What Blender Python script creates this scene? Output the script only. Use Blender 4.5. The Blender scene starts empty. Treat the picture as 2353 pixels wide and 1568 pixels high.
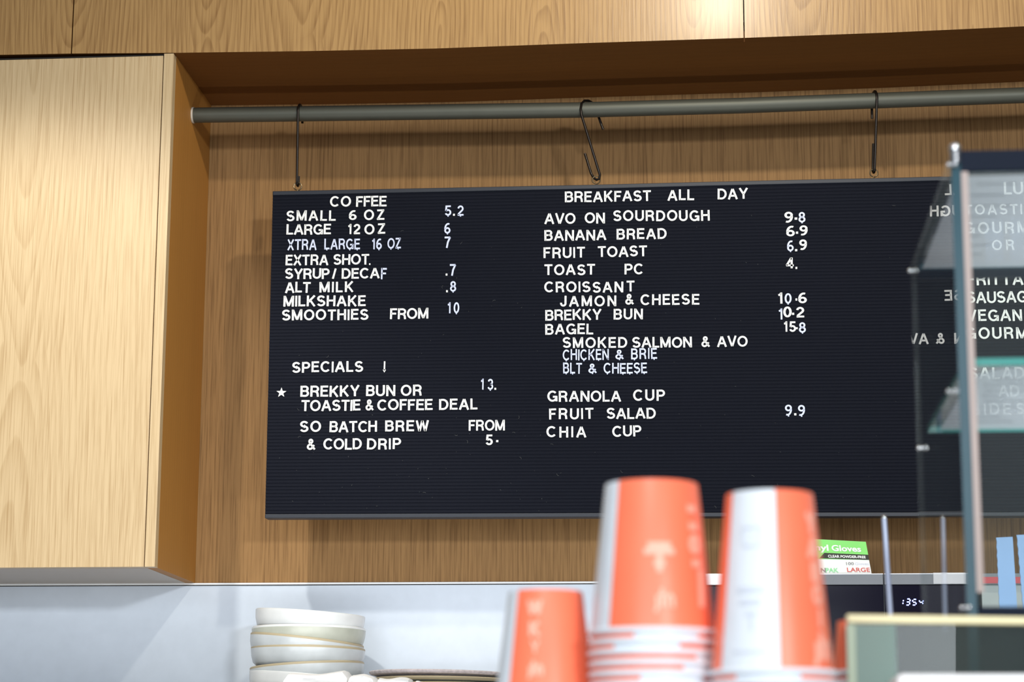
import bpy, math, random
from mathutils import Vector, Matrix
random.seed(7)
SC = bpy.context.scene
COL = SC.collection
pi = math.pi

# ------------------------------------------------------------------ camera
W_PX, H_PX, F_PX = 2353, 1568, 5074.0
TH, PS, RO = 0.202365, 0.09403, 0.004763            # pitch up, yaw left, roll
EYE = Vector((0, 0, 1.15))
_f = Vector((-math.sin(PS)*math.cos(TH), math.cos(PS)*math.cos(TH), math.sin(TH)))
_r0 = Vector((math.cos(PS), math.sin(PS), 0)); _u0 = _r0.cross(_f)
_r = math.cos(RO)*_r0 + math.sin(RO)*_u0
_u = -math.sin(RO)*_r0 + math.cos(RO)*_u0
def P(px, py, Y):
    """world point on the plane y = Y seen at photo pixel (px, py)"""
    d = _r*((px-W_PX/2)/F_PX) - _u*((py-H_PX/2)/F_PX) + _f
    return EYE + d*(Y/d.y)
def PZ(px, py, Z):
    d = _r*((px-W_PX/2)/F_PX) - _u*((py-H_PX/2)/F_PX) + _f
    return EYE + d*((Z-EYE.z)/d.z)
def mpp(Y):                                          # metres per photo pixel near plane Y
    return Y/(math.cos(TH)*F_PX)*1.0

cam = bpy.data.cameras.new('camera'); camo = bpy.data.objects.new('camera', cam); COL.objects.link(camo)
m3 = Matrix((_r, _u, -_f)).transposed()
camo.matrix_world = Matrix.Translation(EYE) @ m3.to_4x4()
cam.sensor_width = 36.0; cam.lens = 36.0*F_PX/W_PX
cam.clip_start = 0.05; cam.clip_end = 50
cam.dof.use_dof = True; cam.dof.focus_distance = 3.94*math.cos(TH)*1.03
cam.dof.aperture_fstop = 8.2; cam.dof.aperture_blades = 0
SC.camera = camo
SC.cycles.transparent_max_bounces = 24

# ------------------------------------------------------------------ light
vs = SC.view_settings
vs.view_transform = 'Standard'; vs.look = 'None'; vs.gamma = 1.0; vs.exposure = 0.0
try: vs.use_curve_mapping = False
except Exception: pass
world = bpy.data.worlds.new('world'); SC.world = world; world.use_nodes = True
bg = world.node_tree.nodes['Background']; bg.inputs[0].default_value = (0.80, 0.88, 1.0, 1); bg.inputs[1].default_value = 0.13

def lamp(name, kind, loc, target, energy, color, **kw):
    l = bpy.data.lights.new(name, kind); l.energy = energy; l.color = color
    for k, v in kw.items(): setattr(l, k, v)
    o = bpy.data.objects.new(name, l); COL.objects.link(o); o.location = loc
    o.rotation_euler = (Vector(target)-Vector(loc)).to_track_quat('-Z', 'Y').to_euler()
    return o
YF, YB, YP, YBD = 3.80, 4.106, 3.955, 3.94          # cabinet fronts, alcove back, pipe, board face
# ceiling downlights above the counter, then two added spots for case and cups
lamp('overhead_spot', 'SPOT', (-1.32, 2.60, 2.92), (-1.24, 3.80, 1.20), 84, (1.0, 0.96, 0.88), spot_size=math.radians(66), spot_blend=0.5, shadow_soft_size=0.04)
lamp('overhead_spot', 'SPOT', (0.02, 2.80, 2.92), (0.05, 3.55, 1.5), 40, (1.0, 0.92, 0.78), spot_size=math.radians(150), spot_blend=0.5, shadow_soft_size=0.04)
lamp('overhead_spot', 'SPOT', (0.55, 1.75, 2.92), (0.52, 1.95, 1.3), 52, (0.96, 0.97, 1.0), spot_size=math.radians(36), spot_blend=0.6, shadow_soft_size=0.05)  # added spot that brightens the sheets in the glass case
lamp('overhead_spot', 'SPOT', (-0.15, 0.10, 2.92), (-0.05, 1.5, 1.3), 66, (1.0, 0.97, 0.95), spot_size=math.radians(40), spot_blend=0.7, shadow_soft_size=0.10)  # added spot above the camera to brighten the orange cups
# added fill lights, unseen: one under the case shelves, one for the lower wall
lamp('case_fill', 'AREA', (0.58, 1.96, 1.325), (0.50, 1.96, 2.0), 2.1, (0.95, 0.97, 1.0), shape='RECTANGLE', size=0.30, size_y=0.30)
lamp('low_wall_fill', 'AREA', (-0.25, 2.95, 1.24), (-0.25, 4.1, 1.44), 7.0, (0.96, 0.98, 1.0), shape='RECTANGLE', size=1.9, size_y=0.10)
# far light across the room, then an added soft fill
lamp('front_area_light', 'AREA', (2.6, -3.6, 2.75), (-0.2, 3.9, 1.9), 190, (0.96, 0.98, 1.0), shape='RECTANGLE', size=0.8, size_y=0.35)
lamp('front_area_light', 'AREA', (-0.6, -2.2, 1.9), (0.0, 2.5, 1.2), 74, (0.88, 0.94, 1.0), shape='RECTANGLE', size=2.4, size_y=1.4)  # unseen fill added behind the camera for soft frontal light

# ------------------------------------------------------------------ materials
def newmat(name):
    m = bpy.data.materials.new(name); m.use_nodes = True
    return m, m.node_tree, m.node_tree.nodes['Principled BSDF']
def plain(name, col, rough=0.5, metal=0.0, spec=0.5, coat=0.0, var=0.06, vscale=35):
    m, nt, b = newmat(name)
    b.inputs['Base Color'].default_value = (*col, 1); b.inputs['Roughness'].default_value = rough
    b.inputs['Metallic'].default_value = metal; b.inputs['Specular IOR Level'].default_value = spec
    b.inputs['Coat Weight'].default_value = coat
    # faint procedural mottling so that nothing is perfectly flat
    n = nt.nodes.new('ShaderNodeTexNoise'); n.inputs['Scale'].default_value = vscale; n.inputs['Detail'].default_value = 3
    tc = nt.nodes.new('ShaderNodeTexCoord'); nt.links.new(tc.outputs['Object'], n.inputs['Vector'])
    mx = nt.nodes.new('ShaderNodeMix'); mx.data_type = 'RGBA'; mx.blend_type = 'MULTIPLY'
    mx.inputs['Factor'].default_value = 1.0
    mr = nt.nodes.new('ShaderNodeMapRange'); mr.inputs['To Min'].default_value = 1-var; mr.inputs['To Max'].default_value = 1+var
    nt.links.new(n.outputs['Fac'], mr.inputs['Value'])
    mx.inputs[6].default_value = (*col, 1); nt.links.new(mr.outputs[0], mx.inputs[7]); nt.links.new(mx.outputs[2], b.inputs['Base Color'])
    return m
class NB:                                            # small node-building helper
    def __init__(s, nt): s.nt = nt
    def m(s, op, a, b=None, c=None):
        n = s.nt.nodes.new('ShaderNodeMath'); n.operation = op
        for i, v in enumerate((a, b, c)):
            if v is None: continue
            if isinstance(v, (int, float)): n.inputs[i].default_value = v
            else: s.nt.links.new(v, n.inputs[i])
        return n.outputs[0]
    def vec(s, x, y, z):
        n = s.nt.nodes.new('ShaderNodeCombineXYZ')
        for i, v in enumerate((x, y, z)):
            if isinstance(v, (int, float)): n.inputs[i].default_value = v
            else: s.nt.links.new(v, n.inputs[i])
        return n.outputs[0]
    def noise(s, v, scale=1.0, detail=2.0, rough=0.5):
        n = s.nt.nodes.new('ShaderNodeTexNoise'); s.nt.links.new(v, n.inputs['Vector'])
        n.inputs['Scale'].default_value = scale; n.inputs['Detail'].default_value = detail; n.inputs['Roughness'].default_value = rough
        return n.outputs['Fac']
    def mixc(s, f, a, b):
        n = s.nt.nodes.new('ShaderNodeMix'); n.data_type = 'RGBA'
        if isinstance(f, (int, float)): n.inputs['Factor'].default_value = f
        else: s.nt.links.new(f, n.inputs['Factor'])
        for i, v in ((6, a), (7, b)):
            if isinstance(v, tuple): n.inputs[i].default_value = (*v, 1)
            else: s.nt.links.new(v, n.inputs[i])
        return n.outputs[2]
def wood(name, light, dark, leaf=0.34, off=0.0, rings=70, slope=0.07, ringamt=0.6, pore=0.45, pores_x=420, along='z', rough=0.38, coat=0.15, wob=0.03, spec=0.35):
    m, nt, b = newmat(name); k = NB(nt)
    tc = nt.nodes.new('ShaderNodeNewGeometry'); sx = nt.nodes.new('ShaderNodeSeparateXYZ'); nt.links.new(tc.outputs['Position'], sx.inputs[0])
    X, Y, Z = sx.outputs
    if along == 'z': u = k.m('ADD', X, Y); v = Z
    else: u = Y; v = X
    uo = k.m('ADD', u, off); q = k.m('DIVIDE', uo, leaf); fl = k.m('FLOOR', q); fr = k.m('SUBTRACT', k.m('SUBTRACT', q, fl), 0.5)
    wn = nt.nodes.new('ShaderNodeTexWhiteNoise'); wn.noise_dimensions = '1D'; nt.links.new(fl, wn.inputs['W']); rnd = wn.outputs['Value']
    um = k.m('MULTIPLY', k.m('ADD', fr, k.m('MULTIPLY', k.m('SUBTRACT', rnd, 0.5), 0.35)), leaf)
    v2 = k.m('ADD', v, k.m('MULTIPLY', rnd, 3.0))
    low = k.noise(k.vec(k.m('MULTIPLY', u, 7.0), k.m('MULTIPLY', v2, 1.6), fl), 1.0, 2)
    low2 = k.noise(k.vec(k.m('MULTIPLY', u, 26.0), k.m('MULTIPLY', v2, 3.0), 3.7), 1.0, 2)
    zz = k.m('ADD', k.m('MULTIPLY', v2, slope), k.m('MULTIPLY', k.m('SUBTRACT', low, 0.5), wob*2))
    zz = k.m('SUBTRACT', k.m('PINGPONG', zz, 0.09), 0.03)
    r = k.m('SQRT', k.m('ADD', k.m('MULTIPLY', um, um), k.m('MULTIPLY', zz, zz)))
    r = k.m('ADD', r, k.m('MULTIPLY', low2, 0.010))
    fr2 = k.m('FRACT', k.m('MULTIPLY', r, rings))
    ring = k.m('POWER', fr2, 2.6)
    sharp = k.m('SUBTRACT', 1.0, k.m('POWER', fr2, 14.0))
    ring = k.m('MULTIPLY', ring, sharp)
    big = k.noise(k.vec(k.m('MULTIPLY', u, 9.0), k.m('MULTIPLY', v, 0.9), 1.3), 1.0, 2)
    fine = k.noise(k.vec(k.m('MULTIPLY', u, pores_x), k.m('MULTIPLY', v, 7.0), 0.0), 1.0, 3, 0.6)
    fine = k.m('SMOOTH_MIN', 1.0, k.m('MAXIMUM', 0.0, k.m('MULTIPLY', k.m('SUBTRACT', fine, 0.45), 4.5)), 0.1)
    tone = k.m('ADD', k.m('MULTIPLY', ring, ringamt), k.m('MULTIPLY', fine, pore))
    tone = k.m('ADD', tone, k.m('MULTIPLY', k.m('SUBTRACT', big, 0.5), 0.7))
    tone = k.m('MINIMUM', 1.0, k.m('MAXIMUM', 0.0, tone))
    c = k.mixc(tone, light, dark)
    nt.links.new(c, b.inputs['Base Color'])
    b.inputs['Roughness'].default_value = rough; b.inputs['Specular IOR Level'].default_value = spec; b.inputs['Coat Weight'].default_value = coat; b.inputs['Coat Roughness'].default_value = 0.22
    bp = nt.nodes.new('ShaderNodeBump'); bp.inputs['Strength'].default_value = 0.06; bp.inputs['Distance'].default_value = 0.002
    nt.links.new(fine, bp.inputs['Height']); nt.links.new(bp.outputs[0], b.inputs['Normal'])
    return m
def glass(name, tint, haze=0.0, hazecol=(0.8, 0.85, 0.85), ior=1.5, rough=0.0, fscale=1.0):
    m = bpy.data.materials.new(name); m.use_nodes = True; nt = m.node_tree; nt.nodes.remove(nt.nodes['Principled BSDF'])
    out = nt.nodes['Material Output']
    tr = nt.nodes.new('ShaderNodeBsdfTransparent'); tr.inputs[0].default_value = (*tint, 1)
    gl = nt.nodes.new('ShaderNodeBsdfGlossy'); gl.inputs['Roughness'].default_value = rough
    # Schlick reflectance, the same from both sides of a thin sheet
    f0 = ((ior-1)/(ior+1))**2; kk = NB(nt); lw = nt.nodes.new('ShaderNodeLayerWeight'); lw.inputs[0].default_value = 0.5
    fres = kk.m('ADD', kk.m('MULTIPLY', kk.m('POWER', lw.outputs['Facing'], 5.0), 1-f0), f0)
    mx = nt.nodes.new('ShaderNodeMixShader'); fm_ = nt.nodes.new('ShaderNodeMath'); fm_.operation = 'MULTIPLY'; fm_.inputs[1].default_value = fscale; nt.links.new(fres, fm_.inputs[0]); nt.links.new(fm_.outputs[0], mx.inputs[0]); nt.links.new(tr.outputs[0], mx.inputs[1]); nt.links.new(gl.outputs[0], mx.inputs[2])
    last = mx.outputs[0]
    if haze:
        df = nt.nodes.new('ShaderNodeBsdfDiffuse'); df.inputs[0].default_value = (*hazecol, 1)
        tl = nt.nodes.new('ShaderNodeBsdfTranslucent'); tl.inputs[0].default_value = (*hazecol, 1)
        m1 = nt.nodes.new('ShaderNodeMixShader'); m1.inputs[0].default_value = 0.5
        nt.links.new(df.outputs[0], m1.inputs[1]); nt.links.new(tl.outputs[0], m1.inputs[2])
        m2 = nt.nodes.new('ShaderNodeMixShader'); m2.inputs[0].default_value = haze
        nt.links.new(last, m2.inputs[1]); nt.links.new(m1.outputs[0], m2.inputs[2]); last = m2.outputs[0]
    nt.links.new(last, out.inputs['Surface'])
    return m
def emit(name, col, s):
    m, nt, b = newmat(name); b.inputs['Base Color'].default_value = (0.02, 0.02, 0.03, 1)
    b.inputs['Emission Color'].default_value = (*col, 1); b.inputs['Emission Strength'].default_value = s
    return m

M = {}
M['wood_door'] = wood('ash_veneer_door', (0.60, 0.45, 0.26), (0.36, 0.225, 0.095), leaf=0.36, off=0.14, rings=95, slope=0.075, ringamt=0.42, pore=0.5)
M['wood_fascia'] = wood('ash_veneer_bulkhead', (0.405, 0.242, 0.092), (0.21, 0.105, 0.032), leaf=0.23, off=0.03, rings=115, slope=0.13, ringamt=0.75, pore=0.5, pores_x=300)
M['wood_back'] = wood('ash_veneer_alcove', (0.335, 0.188, 0.074), (0.15, 0.075, 0.027), leaf=0.5, off=0.21, rings=120, slope=0.02, ringamt=0.35, pore=0.6, pores_x=300, wob=0.012, rough=0.6, coat=0.0, spec=0.15)
M['wood_side'] = wood('ash_veneer_side', (0.42, 0.19, 0.040), (0.31, 0.135, 0.026), leaf=0.9, off=0.4, rings=60, slope=0.02, ringamt=0.3, pore=0.25, rough=0.55, coat=0.0, spec=0.2)
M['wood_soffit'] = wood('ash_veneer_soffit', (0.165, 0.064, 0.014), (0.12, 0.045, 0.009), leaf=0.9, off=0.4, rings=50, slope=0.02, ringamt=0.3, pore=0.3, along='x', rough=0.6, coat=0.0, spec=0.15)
M['wood_under'] = wood('pale_underside_board', (0.42, 0.34, 0.265), (0.33, 0.26, 0.20), leaf=0.9, rings=40, slope=0.02, ringamt=0.2, pore=0.3, along='x')
M['gap'] = plain('shadow_gap', (0.01, 0.008, 0.006), 0.9)
M['white_gloss'] = plain('white_glass_splashback', (0.64, 0.715, 0.81), 0.28, spec=0.35)
M['white_line'] = plain('white_edge_trim', (0.85, 0.87, 0.88), 0.4)
M['pipe'] = plain('dull_galvanised_pipe', (0.085, 0.088, 0.070), 0.5, metal=0.4)
M['flange'] = plain('pale_sealant', (0.55, 0.5, 0.42), 0.7)
M['wire'] = plain('blackened_wire', (0.032, 0.027, 0.024), 0.34, metal=0.85)
M['brass_wire'] = plain('bronze_wire', (0.22, 0.17, 0.10), 0.35, metal=0.85)
M['felt'] = plain('black_ribbed_letterboard', (0.0058, 0.0072, 0.0135), 0.8, spec=0.14)
M['rail'] = plain('black_board_edging', (0.014, 0.018, 0.028), 0.5)
M['letter'] = plain('white_plastic', (0.92, 0.93, 0.90), 0.4)
M['letter_blue'] = plain('bluish_white_plastic', (0.70, 0.76, 0.98), 0.4)
M['lint'] = plain('pale_lint', (0.13, 0.135, 0.13), 0.9)
M['ceramic'] = plain('speckled_white_glaze', (0.74, 0.76, 0.76), 0.22, spec=0.5, var=0.12, vscale=22)
M['ceramic_green'] = plain('celadon_glaze', (0.46, 0.48, 0.41), 0.25, var=0.25, vscale=24)
M['ceramic_grey'] = plain('pale_blue_grey_glaze', (0.54, 0.58, 0.60), 0.22, var=0.28, vscale=20)
M['rim_tan'] = plain('bare_tan_rim', (0.45, 0.38, 0.25), 0.5)
M['plate_pink'] = plain('pinkish_grey_speckled_glaze', (0.62, 0.55, 0.57), 0.4, var=0.5, vscale=140)
M['tissue'] = plain('bright_white_paper', (0.93, 0.94, 0.95), 0.8)
M['orange'] = plain('orange_cup_print', (0.97, 0.20, 0.10), 0.40)
M['cup_white'] = plain('white_cup_board', (0.74, 0.80, 0.86), 0.4)
M['mark'] = plain('pale_pink_cup_print', (1.0, 0.45, 0.33), 0.5)
M['mark_grey'] = plain('pale_grey_cup_print', (0.62, 0.67, 0.76), 0.5)
M['mw_black'] = plain('black_oven_glass', (0.005, 0.004, 0.013), 0.12, spec=0.12)
M['mw_grey'] = plain('brushed_grey_metal', (0.13, 0.14, 0.155), 0.4, metal=0.2)
M['mw_lit_end'] = plain('lit_strip_white', (0.85, 0.87, 0.9), 0.35)
M['mw_edge'] = plain('bright_metal_edge', (0.55, 0.56, 0.6), 0.35, metal=0.5)
M['red'] = plain('red_label', (0.50, 0.02, 0.03), 0.4)
M['grey_panel'] = plain('pale_grey_panel', (0.42, 0.46, 0.46), 0.5)
M['box_green'] = plain('green_carton_print', (0.22, 0.72, 0.16), 0.45)
M['box_white'] = plain('white_carton', (0.85, 0.88, 0.86), 0.5)
M['box_black'] = plain('black_carton_print', (0.01, 0.015, 0.01), 0.5)
M['ink_red'] = plain('red_print', (0.62, 0.10, 0.09), 0.5)
M['ink_green'] = plain('pale_green_print', (0.30, 0.72, 0.36), 0.5)
M['ink_pale'] = plain('pale_violet_print', (0.62, 0.64, 0.78), 0.5)
M['ink_grey'] = plain('grey_print', (0.22, 0.22, 0.24), 0.6)
M['digits'] = emit('blue_lit_digits', (0.30, 0.36, 1.0), 7.0)
M['blue_strip'] = plain('pale_blue_plastic', (0.19, 0.32, 0.54), 0.45)
M['navy'] = plain('dark_navy_frame', (0.006, 0.011, 0.024), 0.6, spec=0.12)
M['chrome'] = plain('polished_metal', (0.82, 0.84, 0.86), 0.12, metal=1.0)
M['rod'] = plain('satin_grey_metal', (0.50, 0.55, 0.72), 0.4, metal=0.2)
M['glass'] = glass('clear_glass', (0.93, 0.965, 0.955), 0.022, (0.75, 0.85, 0.85))
M['glass_side'] = glass('clear_side_glass', (0.93, 0.955, 0.95), 0.015, (0.6, 0.75, 0.75), fscale=0.85)
M['glass_lid'] = glass('clear_lid_glass', (0.97, 0.985, 0.985), 0.015, (0.75, 0.85, 0.85), fscale=0.6)
M['reflection_film'] = glass('painted_reflection_sheet', (0.98, 0.985, 1.0), 0.34, (0.91, 0.92, 0.98), ior=1.05, fscale=0.1)  # white haze in place of a reflection in the glass
M['reflection_film_dense'] = glass('denser_painted_reflection_sheet', (0.98, 0.985, 1.0), 0.50, (0.92, 0.93, 0.98), ior=1.05, fscale=0.1)
M['glass_inner'] = glass('clear_glass_inner_face', (0.97, 0.98, 0.975), fscale=0.05)
M['glass_faint'] = glass('pale_glass_edge', (0.85, 0.89, 0.88), 0.10, (0.6, 0.66, 0.66), fscale=0.3)
M['teal'] = plain('teal_glass_edge', (0.008, 0.060, 0.085), 0.2)
M['teal_bright'] = plain('bright_teal_glass_edge', (0.05, 0.36, 0.33), 0.2)
M['tape'] = plain('beige_corner_seal', (0.42, 0.34, 0.31), 0.5)
M['cream'] = plain('cream_polished_edge', (0.86, 0.78, 0.46), 0.3)
M['smoke'] = glass('smoky_glass', (0.55, 0.58, 0.57), 0.22, (0.20, 0.25, 0.235))
M['frost_green'] = glass('frosted_green_glass', (0.62, 0.72, 0.68), 0.62, (0.40, 0.56, 0.50))
M['edge_green'] = plain('pale_green_glass_edge', (0.34, 0.42, 0.30), 0.3)
M['steel'] = plain('satin_steel', (0.45, 0.46, 0.47), 0.4, metal=0.7)
M['floor'] = plain('grey_floor', (0.28, 0.27, 0.26), 0.5)
M['paint'] = plain('white_paint', (0.80, 0.80, 0.78), 0.8)
M['stone'] = plain('grey_worktop', (0.45, 0.46, 0.47), 0.4)

# ------------------------------------------------------------------ mesh builder
class MB:
    def __init__(s): s.v = []; s.f = []; s.mi = []
    def quad(s, pts, mi=0):
        i = len(s.v); s.v += [Vector(p) for p in pts]; s.f.append(tuple(range(i, i+len(pts)))); s.mi.append(mi)
    def box(s, lo, hi, mi=0, fm=None):
        x0, y0, z0 = lo; x1, y1, z1 = hi; i = len(s.v)
        s.v += [Vector(p) for p in ((x0,y0,z0),(x1,y0,z0),(x1,y1,z0),(x0,y1,z0),(x0,y0,z1),(x1,y0,z1),(x1,y1,z1),(x0,y1,z1))]
        for key, q in (('-z',(0,3,2,1)),('z',(4,5,6,7)),('-y',(0,1,5,4)),('x',(1,2,6,5)),('y',(2,3,7,6)),('-x',(3,0,4,7))):
            s.f.append(tuple(i+k for k in q)); s.mi.append((fm or {}).get(key, mi))
    def prism(s, front, vec, mi=0, side=None, back=True):
        """front: polygon points, extruded along vec"""
        n = len(front); i = len(s.v); front = [Vector(p) for p in front]; vec = Vector(vec)
        s.v += front + [p+vec for p in front]
        s.f.append(tuple(range(i, i+n))); s.mi.append(mi)
        if back: s.f.append(tuple(range(i+2*n-1, i+n-1, -1))); s.mi.append(mi)
        for k in range(n):
            s.f.append((i+k, i+n+k, i+n+(k+1) % n, i+(k+1) % n)); s.mi.append(mi if side is None else side)
    def tube(s, pts, r, seg=10, mi=0, caps=True):
        pts = [Vector(p) for p in pts]; n = len(pts); i0 = len(s.v); prev = None
        for k, p in enumerate(pts):
            t = (pts[min(k+1, n-1)]-pts[max(k-1, 0)]).normalized()
            if prev is None:
                a = t.orthogonal().normalized()
            else:
                a = (prev - t*prev.dot(t)).normalized()
            prev = a; b = t.cross(a)
            rr = r[k] if isinstance(r, (list, tuple)) else r
            for j in range(seg):
                an = 2*pi*j/seg; s.v.append(p + a*math.cos(an)*rr + b*math.sin(an)*rr)
        for k in range(n-1):
            for j in range(seg):
                a = i0+k*seg+j; b = i0+k*seg+(j+1) % seg
                s.f.append((a, b, b+seg, a+seg)); s.mi.append(mi)
        if caps:
            s.f.append(tuple(i0+j for j in range(seg-1, -1, -1))); s.mi.append(mi)
            s.f.append(tuple(i0+(n-1)*seg+j for j in range(seg))); s.mi.append(mi)
    def lathe(s, prof, seg=64, mi=0, fmat=None, close=False):
        """prof: list of (r, z); axis z. fmat(k, j) -> material index"""
        i0 = len(s.v); n = len(prof)
        for r, z in prof:
            for j in range(seg):
                an = 2*pi*j/seg; s.v.append(Vector((r*math.cos(an), r*math.sin(an), z)))
        for k in range(n-1 if not close else n):
            k2 = (k+1) % n
            for j in range(seg):
                j2 = (j+1) % seg
                s.f.append((i0+k*seg+j, i0+k*seg+j2, i0+k2*seg+j2, i0+k2*seg+j)); s.mi.append(fmat(k, j) if fmat else mi)
    def ball(s, c, r, seg=16, mi=0):
        i0 = len(s.v); c = Vector(c); n = seg//2
        for k in range(n+1):
            a = -pi/2+pi*k/n
            for j in range(seg):
                b = 2*pi*j/seg; s.v.append(c+Vector((r*math.cos(a)*math.cos(b), r*math.cos(a)*math.sin(b), r*math.sin(a))))
        for k in range(n):
            for j in range(seg):
                j2 = (j+1) % seg; s.f.append((i0+k*seg+j, i0+k*seg+j2, i0+(k+1)*seg+j2, i0+(k+1)*seg+j)); s.mi.append(mi)
    def build(s, name, mats, parent=None, origin=None, smooth=False, bevel=0.0, props=None):
        """origin: world point of the object (or of its thing) that vertices are taken relative to"""
        if not isinstance(mats, (list, tuple)): mats = [mats]
        o0 = Vector(origin) if origin is not None else (parent_origin(parent) if parent else Vector())
        me = bpy.data.meshes.new(name); me.from_pydata([v-o0 for v in s.v], [], s.f)
        for mm in mats: me.materials.append(mm)
        for p, i in zip(me.polygons, s.mi): p.material_index = i; p.use_smooth = smooth
        me.validate(); me.update()
        if smooth:
            try: me.set_sharp_from_angle(angle=math.radians(40))
            except Exception: pass
        o = bpy.data.objects.new(name, me); COL.objects.link(o)
        if parent: o.parent = parent
        else: o.location = o0
        if bevel:
            b = o.modifiers.new('bevel', 'BEVEL'); b.width = bevel; b.segments = 2; b.limit_method = 'ANGLE'
        for k, v in (props or {}).items(): o[k] = v
        return o
def parent_origin(o):
    v = Vector()
    while o: v += Vector(o.location); o = o.parent
    return v
def tag(o, label=None, cat=None, group=None, kind=None):
    if label: o['label'] = label
    if cat: o['category'] = cat
    if group: o['group'] = group
    if kind: o['kind'] = kind
    return o
def thing(name, loc, label, cat, group=None):
    o = bpy.data.objects.new(name, None); COL.objects.link(o); o.location = loc; o.empty_display_size = 0.05
    return tag(o, label, cat, group)
def struct(mb, name, mats, **kw):
    o = mb.build(name, mats, **kw); o['kind'] = 'structure'; return o
def copy_thing(root):
    r = root.copy(); COL.objects.link(r)
    for ch in list(root.children):
        c = ch.copy(); COL.objects.link(c); c.parent = r
        for g in list(ch.children):
            d = g.copy(); COL.objects.link(d); d.parent = c
    return r

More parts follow.
